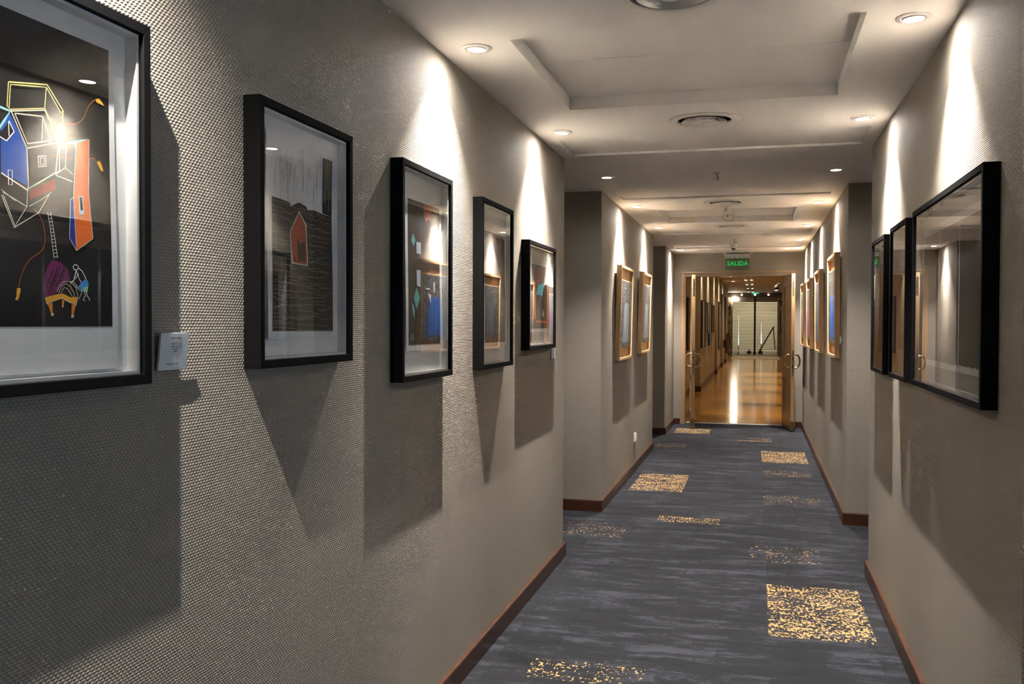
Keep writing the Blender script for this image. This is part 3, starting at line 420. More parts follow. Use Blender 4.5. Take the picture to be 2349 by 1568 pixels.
# door opening: trim
def door_trim():
    e = struct(bpy.data.objects.new('trim_1', None)); C.objects.link(e); e.location = (0, YE, 0)
    def jamb(a, b, s):
        m = MB().box(a, b, -.022, .0, 0, DZ+.03)
        m.box(*sorted((a+s*.012, b-s*.012)), -.030, -.022, 0, DZ+.02)
        return m
    jamb(-1.070, DX0, 1).build('door_casing', M_TRIMWOOD, e, bevel=.003)
    jamb(.546, DX1, -1).build('door_casing', M_TRIMWOOD, e, bevel=.003)
    MB().box(-1.070, .546, -.022, 0, DZ+.0302, DZ+.06).build('door_casing', M_TRIMWOOD, e, bevel=.003)
    MB().box(DX0-.0, DX0+.012, .0, .187, 0, DZ).box(DX1-.012, DX1, 0, .187, 0, DZ).box(DX0+.012, DX1-.012, 0, .187, DZ-.012, DZ).build('door_lining', M_TRIMWOOD, e)
    MB().box(DX0+.012, DX1-.012, .165, .215, 0, .012).build('threshold_strip', plain('threshold_aluminium', (.85,.83,.80), .45, .6), e, bevel=.003)
door_trim()
def door_leaf(name, px, py, nx, ny):
    ang = math.atan2(ny-py, nx-px)
    e = struct(bpy.data.objects.new(name, None)); C.objects.link(e); e.location = (px, py, .012); e.rotation_euler = (0, 0, ang)
    x0, x1, t, Hh = -.075, .664, .024, 2.148
    st = .105
    for a, b in ((x0, x0+st), (x1-st, x1)): MB().box(a, b, -t, t, 0, Hh).build('stile', M_DOORWOOD, e, bevel=.0025)
    rails = ((0, .20), (.72, .90), (Hh-.14, Hh))
    for a, b in rails: MB().box(x0+st, x1-st, -t, t, a, b).build('rail', M_DOORWOOD, e, bevel=.0025)
    for a, b in ((.20, .72), (.90, Hh-.14)):
        p = MB().box(x0+st, x1-st, -.010, .010, a, b).build('door_panel', M_DOORWOOD, e)
        m = MB()
        for s in (-1, 1):
            y0, y1 = sorted((s*.010, s*.022))
            w = .022
            m.box(x0+st, x0+st+w, y0, y1, a, b).box(x1-st-w, x1-st, y0, y1, a, b).box(x0+st+w, x1-st-w, y0, y1, a, a+w).box(x0+st+w, x1-st-w, y0, y1, b-w, b)
        m.build('moulding', M_DOORWOOD, p, bevel=.004)
    MB().box(x0+st, x1-.0, -t-.0015, t+.0015, .0, .13).build('kick_plate', plain('kick_brass', (.42,.30,.15), .3, 1), e)
    MB().box(x1, x1+.0025, -.013, .013, .80, 1.10).build('lock_plate', M_STEEL, e)
    MB().box(x1+.0025, x1+.004, -.006, .006, .86, .90).box(x1+.0025, x1+.004, -.006, .006, .97, 1.01).build('latch_slot', M_DARK, e)
    MB().box(x1, x1+.0025, -.012, .012, 1.86, 2.09).build('flush_bolt', M_STEEL, e)
    MB().box(x1+.0025, x1+.004, -.005, .005, 1.95, 2.04).build('bolt_slot', M_DARK, e)
    hx = x1-.058
    for s in (-1, 1):
        pts = [(hx, s*t, .862)]
        for i in range(13):
            a = -math.pi/2+math.pi*i/12
            pts.append((hx, s*(t+.028+.052*math.cos(a)), .952+.090*math.sin(a)+0*i))
        pts.append((hx, s*t, 1.042))
        h = MB().tube(pts, .0115, 12).build('pull_handle', M_BRASS, e, smooth=True)
        MB().tube([(hx, s*(t), .952), (hx, s*(t+.012), .952)], .014, 14).build('key_cylinder', M_BRASS, h, smooth=True)
        for z in (.862, 1.042): MB().tube([(hx, s*t, z), (hx, s*(t+.006), z)], .020, 16).build('rosette', M_BRASS, h, smooth=True)
    return e
door_leaf('door_1', -.915, 13.80, -.848, 13.15)
door_leaf('door_2', .400, 13.80, .486, 13.15)

# ------------------------------------------------------------ ceiling fittings
def ring_disc(m, r0, z0, r1, z1, n=40): m.lathe([(r0, z0), (r1, z1)], n)
ring = MB().lathe([(.058,-.0005),(.058,-.003),(.055,-.005),(.041,-.005),(.038,-.001)], 40)
gim = MB().lathe([(.038,-.001),(.0375,-.007),(.034,-.008),(.031,-.003)], 36)
lens = MB().lathe([(.0335,-.0072),(.026,-.0088),(.012,-.0096),(.0005,-.0098)], 32)
DL = {}
def spot(parent, name, loc, aim, W_, ang, blend, col, rad=.022):
    l = bpy.data.lights.new(name, 'SPOT'); l.energy = W_; l.spot_size = R(ang); l.spot_blend = blend; l.color = col; l.shadow_soft_size = rad
    o = bpy.data.objects.new(name, l); C.objects.link(o); o.parent = parent
    o.location = loc; d = Vector(aim)-Vector(loc); o.rotation_euler = d.to_track_quat('-Z', 'Y').to_euler()
    return o
def downlight(x, y, lean, label, group, beam=1.0, wide=False):
    t = thing('recessed_downlight', label, 'downlight', (x, y, H), (0,0,0), group)
    if not DL:
        DL['r'] = ring.build('trim_ring', M_FIXTURE, t, smooth=True).data
        DL['g'] = gim.build('gimbal_ring', M_FIXTURE, t, smooth=True).data
        DL['l'] = lens.build('lamp_lens', M_LENS, t, smooth=True).data
        g = t.children[1]; l = t.children[2]
    else:
        link_mesh('trim_ring', DL['r'], t); g = link_mesh('gimbal_ring', DL['g'], t); l = link_mesh('lamp_lens', DL['l'], t)
    g.rotation_euler = l.rotation_euler = (0, R(lean*.3), 0)
    a = R(lean)
    for w_, ang, bl in (FLOOD if wide else LAMP): spot(t, 'lamp_beam', (0,0,-.0118), (-math.sin(a), 0, -.0118-math.cos(a)), w_*beam, ang, bl, LAMP_COL, .005)
    return t
LX, RLX = -1.022, .503
gl, gr = 'downlights along the left wall', 'downlights along the right wall'
LEFT = [(-.95,'round white downlight over the left wall, behind the viewpoint'), (1.18,'round white downlight over the left wall beside the nearest picture'),
        (3.33,'largest lit downlight on the left, beside the big ceiling coffer'), (4.89,'second lit downlight on the left, level with the round vent'),
        (6.45,'lit downlight on the left over the open side recess'), (8.10,'lit downlight above the nearest pale wood frame on the left'),
        (9.93,'lit downlight above the farther pale wood frame on the left'), (13.04,'lit downlight on the left in the corner before the end wall')]
RIGHT = [(-.95,'round white downlight over the right wall, behind the viewpoint'),
         (3.36,'largest lit downlight on the right, above the wide black frame'), (4.91,'lit downlight on the right above the two narrow black frames'),
         (6.49,'lit downlight on the right over the side recess'), (8.16,'lit downlight on the right above the nearest pale wood frame'),
         (10.04,'lit downlight on the right above the second pale wood frame'), (11.73,'lit downlight on the right above the third pale wood frame'),
         (13.06,'lit downlight on the right in the corner before the end wall')]
for y, lb in LEFT: downlight(LX, y, 8 if abs(y-6.45) > .1 else 0, lb, gl, 1.0 if abs(y-6.45) > .1 else .6, y < 2)
for y, lb in RIGHT: downlight(RLX, y, -8 if abs(y-6.49) > .1 else 0, lb, gr, (1.0 if y > 2 else .5) if abs(y-6.49) > .1 else .6, y < 2)
VENT = {}
def vent(y, label, r=.178):
    t = thing('ceiling_vent', label, 'vent', (-.262, y, H), (0,0,0), 'round ceiling air vents')
    if not VENT:
        VENT['flange'] = MB().lathe([(r,-.0004),(r,-.003),(r-.004,-.0055),(.142,-.008),(.135,-.006),(.133,.004)], 56).build('flange', M_FIXTURE, t, smooth=True).data
        VENT['void'] = MB().lathe([(.1335,.004),(.1335,.075),(.0005,.075)], 40).build('duct_opening', M_DARK, t).data
        for i, ro in enumerate((.114, .079)):
            VENT['c%d' % i] = MB().lathe([(ro,-.011),(ro-.002,-.012),(ro-.026,.018),(ro-.028,.018),(ro-.0025,-.0095),(ro,-.011)], 48).build('deflector_cone', M_FIXTURE, t, smooth=True).data
        VENT['d'] = MB().lathe([(.044,-.009),(.042,-.012),(.0005,-.012)], 40).build('centre_disc', M_FIXTURE, t, smooth=True).data
        MB().tube([(0,0,-.012),(0,0,.07)], .006, 8).build('centre_rod', M_DARK, t)
    else:
        for k, nm in (('flange','flange'),('void','duct_opening'),('c0','deflector_cone'),('c1','deflector_cone'),('d','centre_disc')): link_mesh(nm, VENT[k], t)
vent(2.93, 'round ceiling vent cut off by the top edge of the picture')
vent(4.78, 'largest fully visible round ceiling vent, beyond the big coffer')
vent(8.03, 'round ceiling vent in front of the second coffer')
vent(9.97, 'round ceiling vent just beyond the second coffer')
vent(13.35, 'round ceiling vent right in front of the exit sign')
def sprinkler(y, label):
    t = thing('fire_sprinkler', label, 'sprinkler', (-.265, y, H), (0,0,0), 'ceiling sprinklers')
    MB().lathe([(.034,-.0004),(.033,-.003),(.014,-.006),(.012,-.0004)], 28).build('escutcheon', M_CHROME, t, smooth=True)
    MB().lathe([(.011,-.005),(.011,-.018),(.007,-.020),(.0005,-.020)], 16).build('nipple', M_CHROME, t, smooth=True)
    for s in (-1, 1): MB().tube([(s*.008,0,-.018),(s*.017,0,-.026),(s*.016,0,-.036),(s*.004,0,-.046)], .0028, 8).build('yoke_arm', M_CHROME, t, smooth=True)
    MB().tube([(0,0,-.019),(0,0,-.046)], .0026, 8).build('bulb', plain('sprinkler_bulb', (.10,.06,.05), .15), t, smooth=True)
    MB().lathe([(.0005,-.046),(.019,-.047),(.020,-.049),(.0005,-.050)], 20).build('deflector', M_CHROME, t, smooth=True)
sprinkler(6.47, 'nearest chrome fire sprinkler, hanging between the two side recesses')
sprinkler(8.29, 'middle chrome fire sprinkler just before the second coffer')
sprinkler(11.55, 'farthest chrome fire sprinkler, in front of the camera housing')
def sensor():
    t = thing('motion_sensor', 'small white dome sensor hanging from the second ceiling coffer', 'sensor', (-.265, 8.98, H+.058))
    MB().lathe([(.044,-.0004),(.044,-.050),(.040,-.054),(.0005,-.054)], 28).build('mounting_base', M_PLASTIC, t, smooth=True)
    MB().lathe([(.041,-.054),(.046,-.060),(.046,-.088),(.042,-.102),(.030,-.115),(.012,-.121),(.0005,-.122)], 28).build('lens_dome', plain('opal_plastic', (.62,.59,.56), .2), t, smooth=True)
    MB().tube([(-.004,-.0455,-.072),(-.004,-.049,-.072)], .007, 12).build('indicator', M_DARK, t)
sensor()
def cam_dome():
    t = thing('security_camera', 'conical white security camera on the ceiling before the exit sign', 'camera', (-.285, 12.02, H))
    MB().lathe([(.066,-.0004),(.066,-.018),(.060,-.024),(.050,-.026),(.036,-.066),(.030,-.072),(.0005,-.072)], 32).build('housing', M_PLASTIC, t, smooth=True)
    MB().lathe([(.028,-.0725),(.024,-.084),(.012,-.092),(.0005,-.094)], 24).build('lens_dome', plain('smoked_dome', (.03,.03,.03), .1), t, smooth=True)
cam_dome()
def text_mesh(name, body, size, mat, parent, loc, rot, bold=0.0, depth=.0003, space=1.0, sx=1.0):
    cu = bpy.data.curves.new(name, 'FONT'); cu.body = body; cu.size = size; cu.align_x = 'CENTER'; cu.align_y = 'CENTER'; cu.extrude = depth; cu.offset = bold; cu.space_character = space; cu.resolution_u = 3
    tmp = bpy.data.objects.new(name+'_curve', cu); C.objects.link(tmp)
    bpy.context.view_layer.update()
    me = bpy.data.meshes.new_from_object(tmp.evaluated_get(bpy.context.evaluated_depsgraph_get()))
    bpy.data.objects.remove(tmp); bpy.data.curves.remove(cu)
    me.name = name; me.materials.clear(); me.materials.append(mat)
    o = link_mesh(name, me, parent); o.location = loc; o.rotation_euler = rot; o.scale = (sx, 1, 1)
    return o
def exit_sign():
    t = thing('exit_sign', 'green glowing SALIDA exit sign on clear acrylic above the doors', 'sign', (-.2665, 13.66, 2.25))
    MB().box(-.168,.168,-.028,.028,.172,.228).build('housing', plain('sign_housing', (.40,.37,.40), .5), t, bevel=.003)
    for s in (-1, 1):
        MB().prism([(s*.168,.150),(s*.178,.150),(s*.178,.205),(s*.214,.243),(s*.168,.243)][::s], -.03, .03).build('end_bracket', plain('sign_bracket', (.50,.43,.35), .6), t)
    m, tt, b = nmat('edge_lit_acrylic')
    b.inputs['Base Color'].default_value = (.03,.12,.03,1); b.inputs['Alpha'].default_value = .20; b.inputs['Roughness'].default_value = .1
    b.inputs['Emission Color'].default_value = (.10,.45,.10,1); b.inputs['Emission Strength'].default_value = .04
    MB().box(-.168,.168,-.003,.003,0,.171).build('acrylic_panel', m, t)
    G = emit('sign_green', (.0,.80,.14), .42, (.01,.14,.03))
    text_mesh('sign_letters', 'SALIDA', .088, G, t, (0,-.0045,.089), (R(90),0,0), bold=.0022, space=1.02)
    L2 = emit('led_green', (.1,1,.35), 3.0)
    for k in range(5): MB().lathe([(.006,.0),(.005,-.003),(.0005,-.004)], 10, (-.128+.064*k, -.018, .172)).build('green_led', L2, t)
    MB().lathe([(.006,0),(.0005,-.003)], 10).build('red_led', emit('led_red', (1,.08,.12), 2.5), t, xf=lambda p: (.128+p[0], -.028+p[2], .206+p[1]))
    for x, w in ((-.13,.03),(-.062,.022)): MB().box(x, x+w, -.0285, -.028, .190, .196).build('printed_mark', plain('grey_print', (.10,.09,.10), .7), t)
exit_sign()
# socket
def socket():
    t = thing('wall_socket', 'small white wall socket low on the left wall beyond the recess', 'socket', (L, 9.23, .335), (0,0,R(90)))
    MB().box(-.05,.05,-.010,0,-.045,.045).build('cover_plate', M_PLASTIC, t, bevel=.003)
    MB().box(-.022,.022,-.022,-.010,-.035,.035).build('plug_adapter', M_PLASTIC, t, bevel=.004)
socket()

# ------------------------------------------------------------ pictures
INK = dict(black=(.006,.006,.007), blue=(.012,.085,.42), blue_deep=(.012,.035,.28), blue_lt=(.05,.25,.60), sky=(.30,.62,.72), white=(.80,.80,.80), cream=(.62,.60,.50), yellow=(.62,.56,.20),
 orange=(.80,.165,.025), orange_dk=(.50,.09,.02), orange_leg=(.72,.24,.02), orange_thin=(.42,.09,.02), amber=(.78,.38,.03), purple=(.16,.02,.10), red=(.42,.05,.018), red_faint=(.22,.035,.03), dark_red=(.05,.012,.008),
 red_line=(.5,.05,.03), green_lt=(.25,.55,.30), pencil=(.40,.41,.42), rock=(.014,.011,.009), contour=(.24,.22,.20), rain=(.22,.22,.23), blue_line=(.04,.10,.45), teal=(.10,.45,.38), teal_dk=(.03,.16,.14), teal_blue=(.02,.36,.44), pale_blue=(.42,.50,.60), faint=(.10,.11,.13))
def ink(k): return plain('ink_'+k, INK[k], .6, spec=.3)
def wave(amp, w, h):
    # the sheets are hinged at the top and curl a little
    return lambda u, v: amp*(.55+.45*math.sin(v/h*5.2+.6))*(.25+.75*abs(2*u/w)**2)
def frame_rails(t, w, h, d, f, mat):
    o = [(-w/2,0),(w/2,0),(w/2,h),(-w/2,h)]; i = [(-w/2+f,f),(w/2-f,f),(w/2-f,h-f),(-w/2+f,h-f)]
    for k in range(4):
        j = (k+1) % 4
        MB().prism([o[k], o[j], i[j], i[k]], -d, 0).build('frame_rail', mat, t, bevel=.0012)
def picture(name, label, side, yc, z0, w, h, paper, image, key=None, wscale=1.0, group=None, d=.045, f=.020, img_col='black', amp=.007, img_mat=None, tilt=0):
    rot = (R(tilt), 0, R(90) if side < 0 else R(-90))
    t = thing(name, label, 'picture', (L if side < 0 else RX, yc, z0), rot, group)
    frame_rails(t, w, h, d, f, M_BLACK)
    iw, ih = w/2-f, h-f
    MB().box(-iw, iw, -.008, -.002, f, ih).build('backing_board', M_WHITE, t)
    s = .006
    MB().box(-iw,-iw+s,-d+.012,-.008,f,ih).box(iw-s,iw,-d+.012,-.008,f,ih).box(-iw+s,iw-s,-d+.012,-.008,f,f+s).box(-iw+s,iw-s,-d+.012,-.008,ih-s,ih).build('spacer', M_SPACER, t)
    MB().box(-iw, iw, -d+.0065, -d+.0095, f, ih).build('glass', M_GLASS, t)
    if paper:
        u0, u1, v0, v1 = paper
        wv = wave(amp, max(abs(u0), abs(u1))*2, h)
        def sheet(nm, a, b, c, e, mat, off, par):
            m = MB(); nu, nv = 10, 16
            P = [(a+(b-a)*i/nu, c+(e-c)*j/nv) for j in range(nv+1) for i in range(nu+1)]
            fr = [(u, -.0125-off-wv(u, v), v) for u, v in P]; bk = [(u, -.0120-off-wv(u, v), v) for u, v in P]
            q = [(j*(nu+1)+i, j*(nu+1)+i+1, (j+1)*(nu+1)+i+1, (j+1)*(nu+1)+i) for j in range(nv) for i in range(nu)]
            n = len(P)
            m.add(fr+bk, q+[tuple(k+n for k in reversed(x)) for x in q])
            return m.build(nm, mat, par, smooth=True)
        pp = sheet('paper_sheet', u0, u1, v0, v1, M_PAPER, 0, t)
        if image: sheet('printed_area', *image, img_mat or ink(img_col), .0004, pp)
        if key: ink_art(pp, ART[key], wv, wscale)
    return t
from mathutils.geometry import tessellate_polygon
def fine_tris(P, step=.012):
    tris = [tuple(P[i] for i in t) for t in tessellate_polygon([[Vector((u, v, 0)) for u, v in P]])]; out = []
    while tris:
        t = tris.pop(); e = [math.hypot(t[i][0]-t[(i+1) % 3][0], t[i][1]-t[(i+1) % 3][1]) for i in range(3)]; k = e.index(max(e))
        if e[k] < step: out.append(t); continue
        a, b_, c = t[k], t[(k+1) % 3], t[(k+2) % 3]; mid = ((a[0]+b_[0])/2, (a[1]+b_[1])/2)
        tris += [(a, mid, c), (mid, b_, c)]
    return out
def ink_art(parent, items, wv, ws):
    layers = {}; lift = .0136
    def finish(nm, m, col):
        me = bpy.data.meshes.new(nm); me.from_pydata(m.v, [], m.f); me.materials.append(ink(col)); me.update()
        return link_mesh(nm, me, parent)
    for kind, col, w, pts in items:
        P = [(pts[i]*1e-4, pts[i+1]*1e-4) for i in range(0, len(pts), 2)]
        if kind == 'L' and col in ('orange_thin', 'blue_line', 'red_line') and len(P) > 3:
            for _ in range(2): P = [P[0]]+[((a[0]*q+b[0]*(4-q))/4, (a[1]*q+b[1]*(4-q))/4) for a, b in zip(P[:-1], P[1:]) for q in (3, 1)]+[P[-1]]
        if kind == 'P':
            lift += .00008; m = MB(); idx = {}; fs = []
            for t in fine_tris(P):
                f = []
                for q in t:
                    kq = (round(q[0], 6), round(q[1], 6))
                    if kq not in idx: idx[kq] = len(m.v); m.v.append((q[0], -lift-wv(*q), q[1]))
                    f.append(idx[kq])
                fs.append(tuple(f))
            m.f = fs; finish('ink_shape', m, col)
        else:
            m = layers.setdefault(col, MB()); Q = []
            for i in range(len(P)-1):
                a, b = P[i], P[i+1]; n = max(1, int(math.hypot(b[0]-a[0], b[1]-a[1])/.02))
                for k in range(n): Q.append((a[0]+(b[0]-a[0])*k/n, a[1]+(b[1]-a[1])*k/n))
            Q.append(P[-1]); hw = w*ws/2
            vs = []
            for i, q in enumerate(Q):
                a = Q[max(i-1, 0)]; b = Q[min(i+1, len(Q)-1)]; dx, dy = b[0]-a[0], b[1]-a[1]; l = math.hypot(dx, dy) or 1
                nx, ny = -dy/l*hw, dx/l*hw
                for s in (1, -1):
                    u, v = q[0]+s*nx, q[1]+s*ny; vs.append((u, -lift-.00005-wv(u, v), v))
            m.add(vs, [(2*i, 2*i+1, 2*i+3, 2*i+2) for i in range(len(Q)-1)])
    for col, m in layers.items(): finish('ink_lines', m, col)['kind'] = 'stuff'
gp = 'black box frames on the left wall'
picture('framed_print', 'black framed drawing of coloured houses on black, nearest at the left edge', -1, 1.285, 1.35, .51, .682, (-.186,.190,.033,.645), (-.170,.175,.110,.617), 'F1', .00026, gp)
picture('framed_print', 'black framed print of a small red house on a dark hillside', -1, 2.2, 1.359, .513, .644, (-.175,.207,.068,.585), None, 'F2', .00046, gp)
picture('framed_print', 'third black frame from the left, tall dark print with red, teal and blue shapes', -1, 3.103, 1.271, .518, .742, (-.157,.212,.100,.650), (-.133,.190,.121,.626), 'F3', .00055, gp, img_mat=plain('dark_print', (.020,.016,.015), .6))
picture('framed_print', 'fourth black frame from the left, dark brown print with faint lines', -1, 4.02, 1.270, .515, .737, (-.150,.225,.095,.640), (-.125,.205,.112,.594), 'F4', .00065, gp, img_mat=plain('dark_print', (.020,.016,.015), .6))
picture('framed_print', 'smallest black frame on the left, print with orange and teal shapes', -1, 4.925, 1.330, .65, .570, (-.20,.27,.090,.490), (-.16,.215,.112,.458), 'F5', .0008, gp, img_mat=plain('dark_print', (.020,.016,.015), .6))
gq = 'black box frames on the right wall'
def gray_print():
    m, t, b = nmat('grey_gradient_print'); co = t.nodes.new('ShaderNodeTexCoord').outputs['Object']
    n = noise_tex(t, mapping(t, co, (9, 1, .6)), 1.5, 4); n2 = noise_tex(t, co, 300, 2)
    c = mix_col(t, ramp(t, n, ((.35, 0), (.7, 1))), (.020,.020,.021), (.060,.057,.056))
    t.links.new(mix_col(t, math_node(t, 'MULTIPLY', n2, .3), c, (.03,.03,.03)), b.inputs['Base Color']); b.inputs['Roughness'].default_value = .6
    return m
M_GRAY = gray_print()
r1 = picture('framed_print', 'wide black frame on the right wall with three dark grey striped sheets', 1, 3.375, 1.233, 1.185, .682, None, None, group=gq)
MB().box(-.5725,.5725,-.0095,-.0082,.02,.662).build('mount_board', plain('grey_mount', (.42,.41,.40), .8), r1)
for a, b in ((2.915,3.236),(3.253,3.577),(3.594,3.885)):
    u0, u1 = 3.375-b, 3.375-a
    pp = MB().box(u0-.006, u1+.006, -.0115, -.0100, .082, .600).build('paper_sheet', M_PAPER, r1)
    # torn lower edge
    m = MB(); n = 26; random.seed(int(a*100)); top = .570; pts = []
    for k in range(n+1):
        u = u0+(u1-u0)*k/n; pts.append((u, .104+random.uniform(-.0035,.0035)))
    m.prism(pts+[(u1, top), (u0, top)], -.0122, -.0116)
    m.build('printed_area', M_GRAY, pp)
    MB().box(u0-.0060, u0+.0020, -.0134, -.0123, .020, .600).build('white_stripe', plain('white_ink', (.78,.78,.78), .6), pp)
picture('framed_print', 'narrow black frame on the right wall between the wide frame and the last one', 1, 4.37, 1.228, .475, .685, (-.17,.17,.07,.62), (-.150,.150,.13,.46), None, group=gq, img_mat=plain('dark_print', (.020,.016,.015), .6))
picture('framed_print', 'farthest black frame on the right wall, next to the recess corner', 1, 5.06, 1.224, .485, .685, (-.17,.18,.08,.61), (-.150,.16,.10,.56), None, group=gq, img_mat=plain('brown_print', (.045,.036,.030), .6))

def photo_mat(name, robe, robe2, bg=1.0):
    m, t, b = nmat(name); co = t.nodes.new('ShaderNodeTexCoord').outputs['Generated']; x = xyz(t, co)
    fol = noise_tex(t, mapping(t, co, (14, 1, 16)), 1.3, 6, .7)
    colb = ramp(t, fol, ((.36, .012), (.5, .05), (.62, .42*bg), (.72, .7*bg)))
    fold = noise_tex(t, mapping(t, co, (22, 1, 1.4)), 1.2, 3)
    rob = mix_col(t, ramp(t, fold, ((.35, 0), (.65, 1))), robe, robe2)
    d = math_node(t, 'ABSOLUTE', math_node(t, 'SUBTRACT', x[0], .52))
    wv_ = math_node(t, 'ADD', .20, math_node(t, 'MULTIPLY', math_node(t, 'SUBTRACT', .62, x[2]), .28))
    nz = math_node(t, 'MULTIPLY', math_node(t, 'SUBTRACT', fol, .5), .22)
    mk = math_node(t, 'GREATER_THAN', math_node(t, 'ADD', wv_, nz), d)
    mk = math_node(t, 'MULTIPLY', mk, math_node(t, 'LESS_THAN', math_node(t, 'ADD', x[2], nz), .66))
    mk = math_node(t, 'MULTIPLY', mk, math_node(t, 'GREATER_THAN', math_node(t, 'ADD', x[2], nz), .07))
    col = mix_col(t, mk, colb, rob)
    t.links.new(col, b.inputs['Base Color']); b.inputs['Roughness'].default_value = .35
    return m
def wood_frame(label, side, yc, z0, w, h, photo, group, tilt=1.2, mat=None):
    rot = (R(tilt), 0, R(90) if side < 0 else R(-90))
    t = thing('wooden_box_frame', label, 'picture', (L if side < 0 else RX, yc, z0), rot, group)
    mat = mat or M_LIGHTWOOD; d, f = .043, .022
    frame_rails(t, w, h, d, f, mat)
    MB().box(-w/2+f, w/2-f, -.010, -.003, f, h-f).build('back_panel', mat, t)
    g = .118; b = .105
    sl = MB().box(-w/2+f+.010, w/2-f-.010, -.034, -.010, b, h-g).build('picture_block', mat, t, bevel=.001)
    MB().box(-w/2+f+.018, w/2-f-.018, -.0352, -.0341, b+.008, h-g-.008).build('photo_print', photo, sl)
    return t
gwl, gwr = 'pale wood box frames on the left wall', 'pale wood box frames on the right wall'
wood_frame('pale wood box frame on the left, nearest one, photo with white and blue drapery', -1, 8.255, 1.152, .80, .822, photo_mat('photo_grey_blue', (.05,.08,.14), (.45,.48,.52)), gwl)
wood_frame('pale wood box frame on the left, farther one beside the dark recess', -1, 9.80, 1.166, .80, .835, photo_mat('photo_grey', (.10,.11,.12), (.42,.44,.46)), gwl)
wood_frame('pale wood box frame on the right with bright blue robe, nearest', 1, 8.065, 1.203, .80, .834, photo_mat('photo_blue', (.01,.06,.34), (.03,.22,.75)), gwr, .6)
wood_frame('second pale wood box frame on the right, dark grey blue photo', 1, 9.895, 1.186, .76, .828, photo_mat('photo_slate', (.03,.035,.05), (.20,.22,.27)), gwr, .6)
wood_frame('third pale wood box frame on the right, photo with a magenta robe', 1, 11.555, 1.186, .74, .822, photo_mat('photo_magenta', (.22,.03,.13), (.52,.12,.34)), gwr, .6)
wood_frame('farthest pale wood box frame on the right, beside the end wall', 1, 13.10, 1.176, .74, .842, photo_mat('photo_violet', (.10,.06,.12), (.34,.20,.34)), gwr, .6)
# caption cards
INKT = plain('caption_ink', (.05,.05,.06), .7)
M_CARD = plain('caption_card', (.62,.66,.70), .75)
c1 = thing('caption_card', 'small white caption card leaning from the wall beside the nearest picture', 'card', (L+.004, 1.655, 1.371), (R(6), 0, R(90)), 'caption cards')
MB().box(-.047,.047,-.0055,-.0010,0,.076).build('card_board', M_CARD, c1)
for txt, z, s in (('MARTA RIVERO',.0655,.0052), ('"Sue\u00f1o con un sur"',.0540,.0046), ('Mixta sobre papel',.0485,.0046), ('70 x 50cm',.0432,.0046), ('2018',.0382,.0046), ('En consulta: 15 437 888',.0125,.0042)):
    text_mesh('caption_line', txt, s, INKT, c1, (.004 if z > .03 else -.004, -.0057, z), (R(90),0,0), bold=.00012 if z > .06 else 0, depth=.0001)
c2 = thing('caption_card', 'tiny white caption card on the wall beside the blue robe picture', 'card', (RX, 7.545, 1.318), (0,0,R(-90)), 'caption cards')
MB().box(-.045,.045,-.016,-.011,0,.062).build('card_board', M_CARD, c2); MB().box(-.02,.02,-.011,0,.02,.045).build('foam_pad', M_PLASTIC, c2)
c3 = thing('caption_card', 'tiny white caption card under the smallest black frame on the left', 'card', (L, 5.345, 1.262), (0,0,R(90)), 'caption cards')
MB().box(-.045,.045,-.010,-.005,0,.062).build('card_board', M_CARD, c3); MB().box(-.02,.02,-.005,0,.02,.045).build('foam_pad', M_PLASTIC, c3)
# ------------------------------------------------------------ the hall behind the doors
M_HWALL = plain('hall_wall_paint', (.46,.42,.34), .7, noise=.06, scale=2)
M_HCEIL = plain('hall_ceiling_paint', (.62,.50,.38), .8)
M_HWOOD = wood_mat('hall_pilaster_wood', (.22,.12,.05), (.34,.20,.09), .4, (8,8,1), 4)
HZ = 3.0; HXL, HXR = -1.167, 1.20; YG = 46.3
struct(MB().box(-1.7, 1.4, 13.9, YG, -.06, 0).build('floor_hall', M_PARQUET))
struct(MB().box(-1.7, 1.4, 13.9, YG+.1, HZ, HZ+.1).build('ceiling_hall', M_HCEIL))
struct(MB().box(-1.7, -1.36, 13.9, 20.4, 0, HZ).build('wall_hall_left_near', M_HWALL))
struct(MB().box(-1.7, HXL, 20.4, 40.2, 0, HZ).box(-1.7, -1.36, 40.2, YG, 0, HZ).build('wall_hall_left', M_HWALL))
struct(MB().box(HXR, 1.4, 13.9, YG, 0, HZ).build('wall_hall_right', M_HWALL))
struct(MB().box(-2.6, 2.0, 13.9, 13.95, H, HZ+.1).box(-2.6,-1.07,13.9,13.95,0,H).box(.56,2.0,13.9,13.95,0,H).build('wall_hall_front', M_HWALL))
def hbase(name, runs):
    m = MB()
    for b in runs: m.box(*b)
    struct(m.build(name, M_BASE))
hbase('baseboard_hall_left', [(-1.36,-1.342,13.95,20.4,0,.12), (-1.36,HXL+.018,20.382,20.4,0,.12), (HXL,HXL+.018,20.4,40.2,0,.12), (-1.36,-1.342,40.2,YG-.06,0,.12)])
hbase('baseboard_hall_right', [(HXR-.018,HXR,13.95,YG,0,.12)])
for k, (y, lb) in enumerate(((27.5,'nearest'),(32.1,'middle'),(36.1,'farthest'))):
    t = struct(bpy.data.objects.new('trim_%d' % (k+2), None)); C.objects.link(t); t.location = (HXL, y, 0)
    MB().box(0,.057,0,.45,.14,2.5).build('pilaster_shaft', M_HWOOD, t, bevel=.004)
    MB().box(0,.068,-.012,.462,0,.14).build('pilaster_base', plain('dark_plinth', (.05,.025,.012), .4), t, bevel=.004)
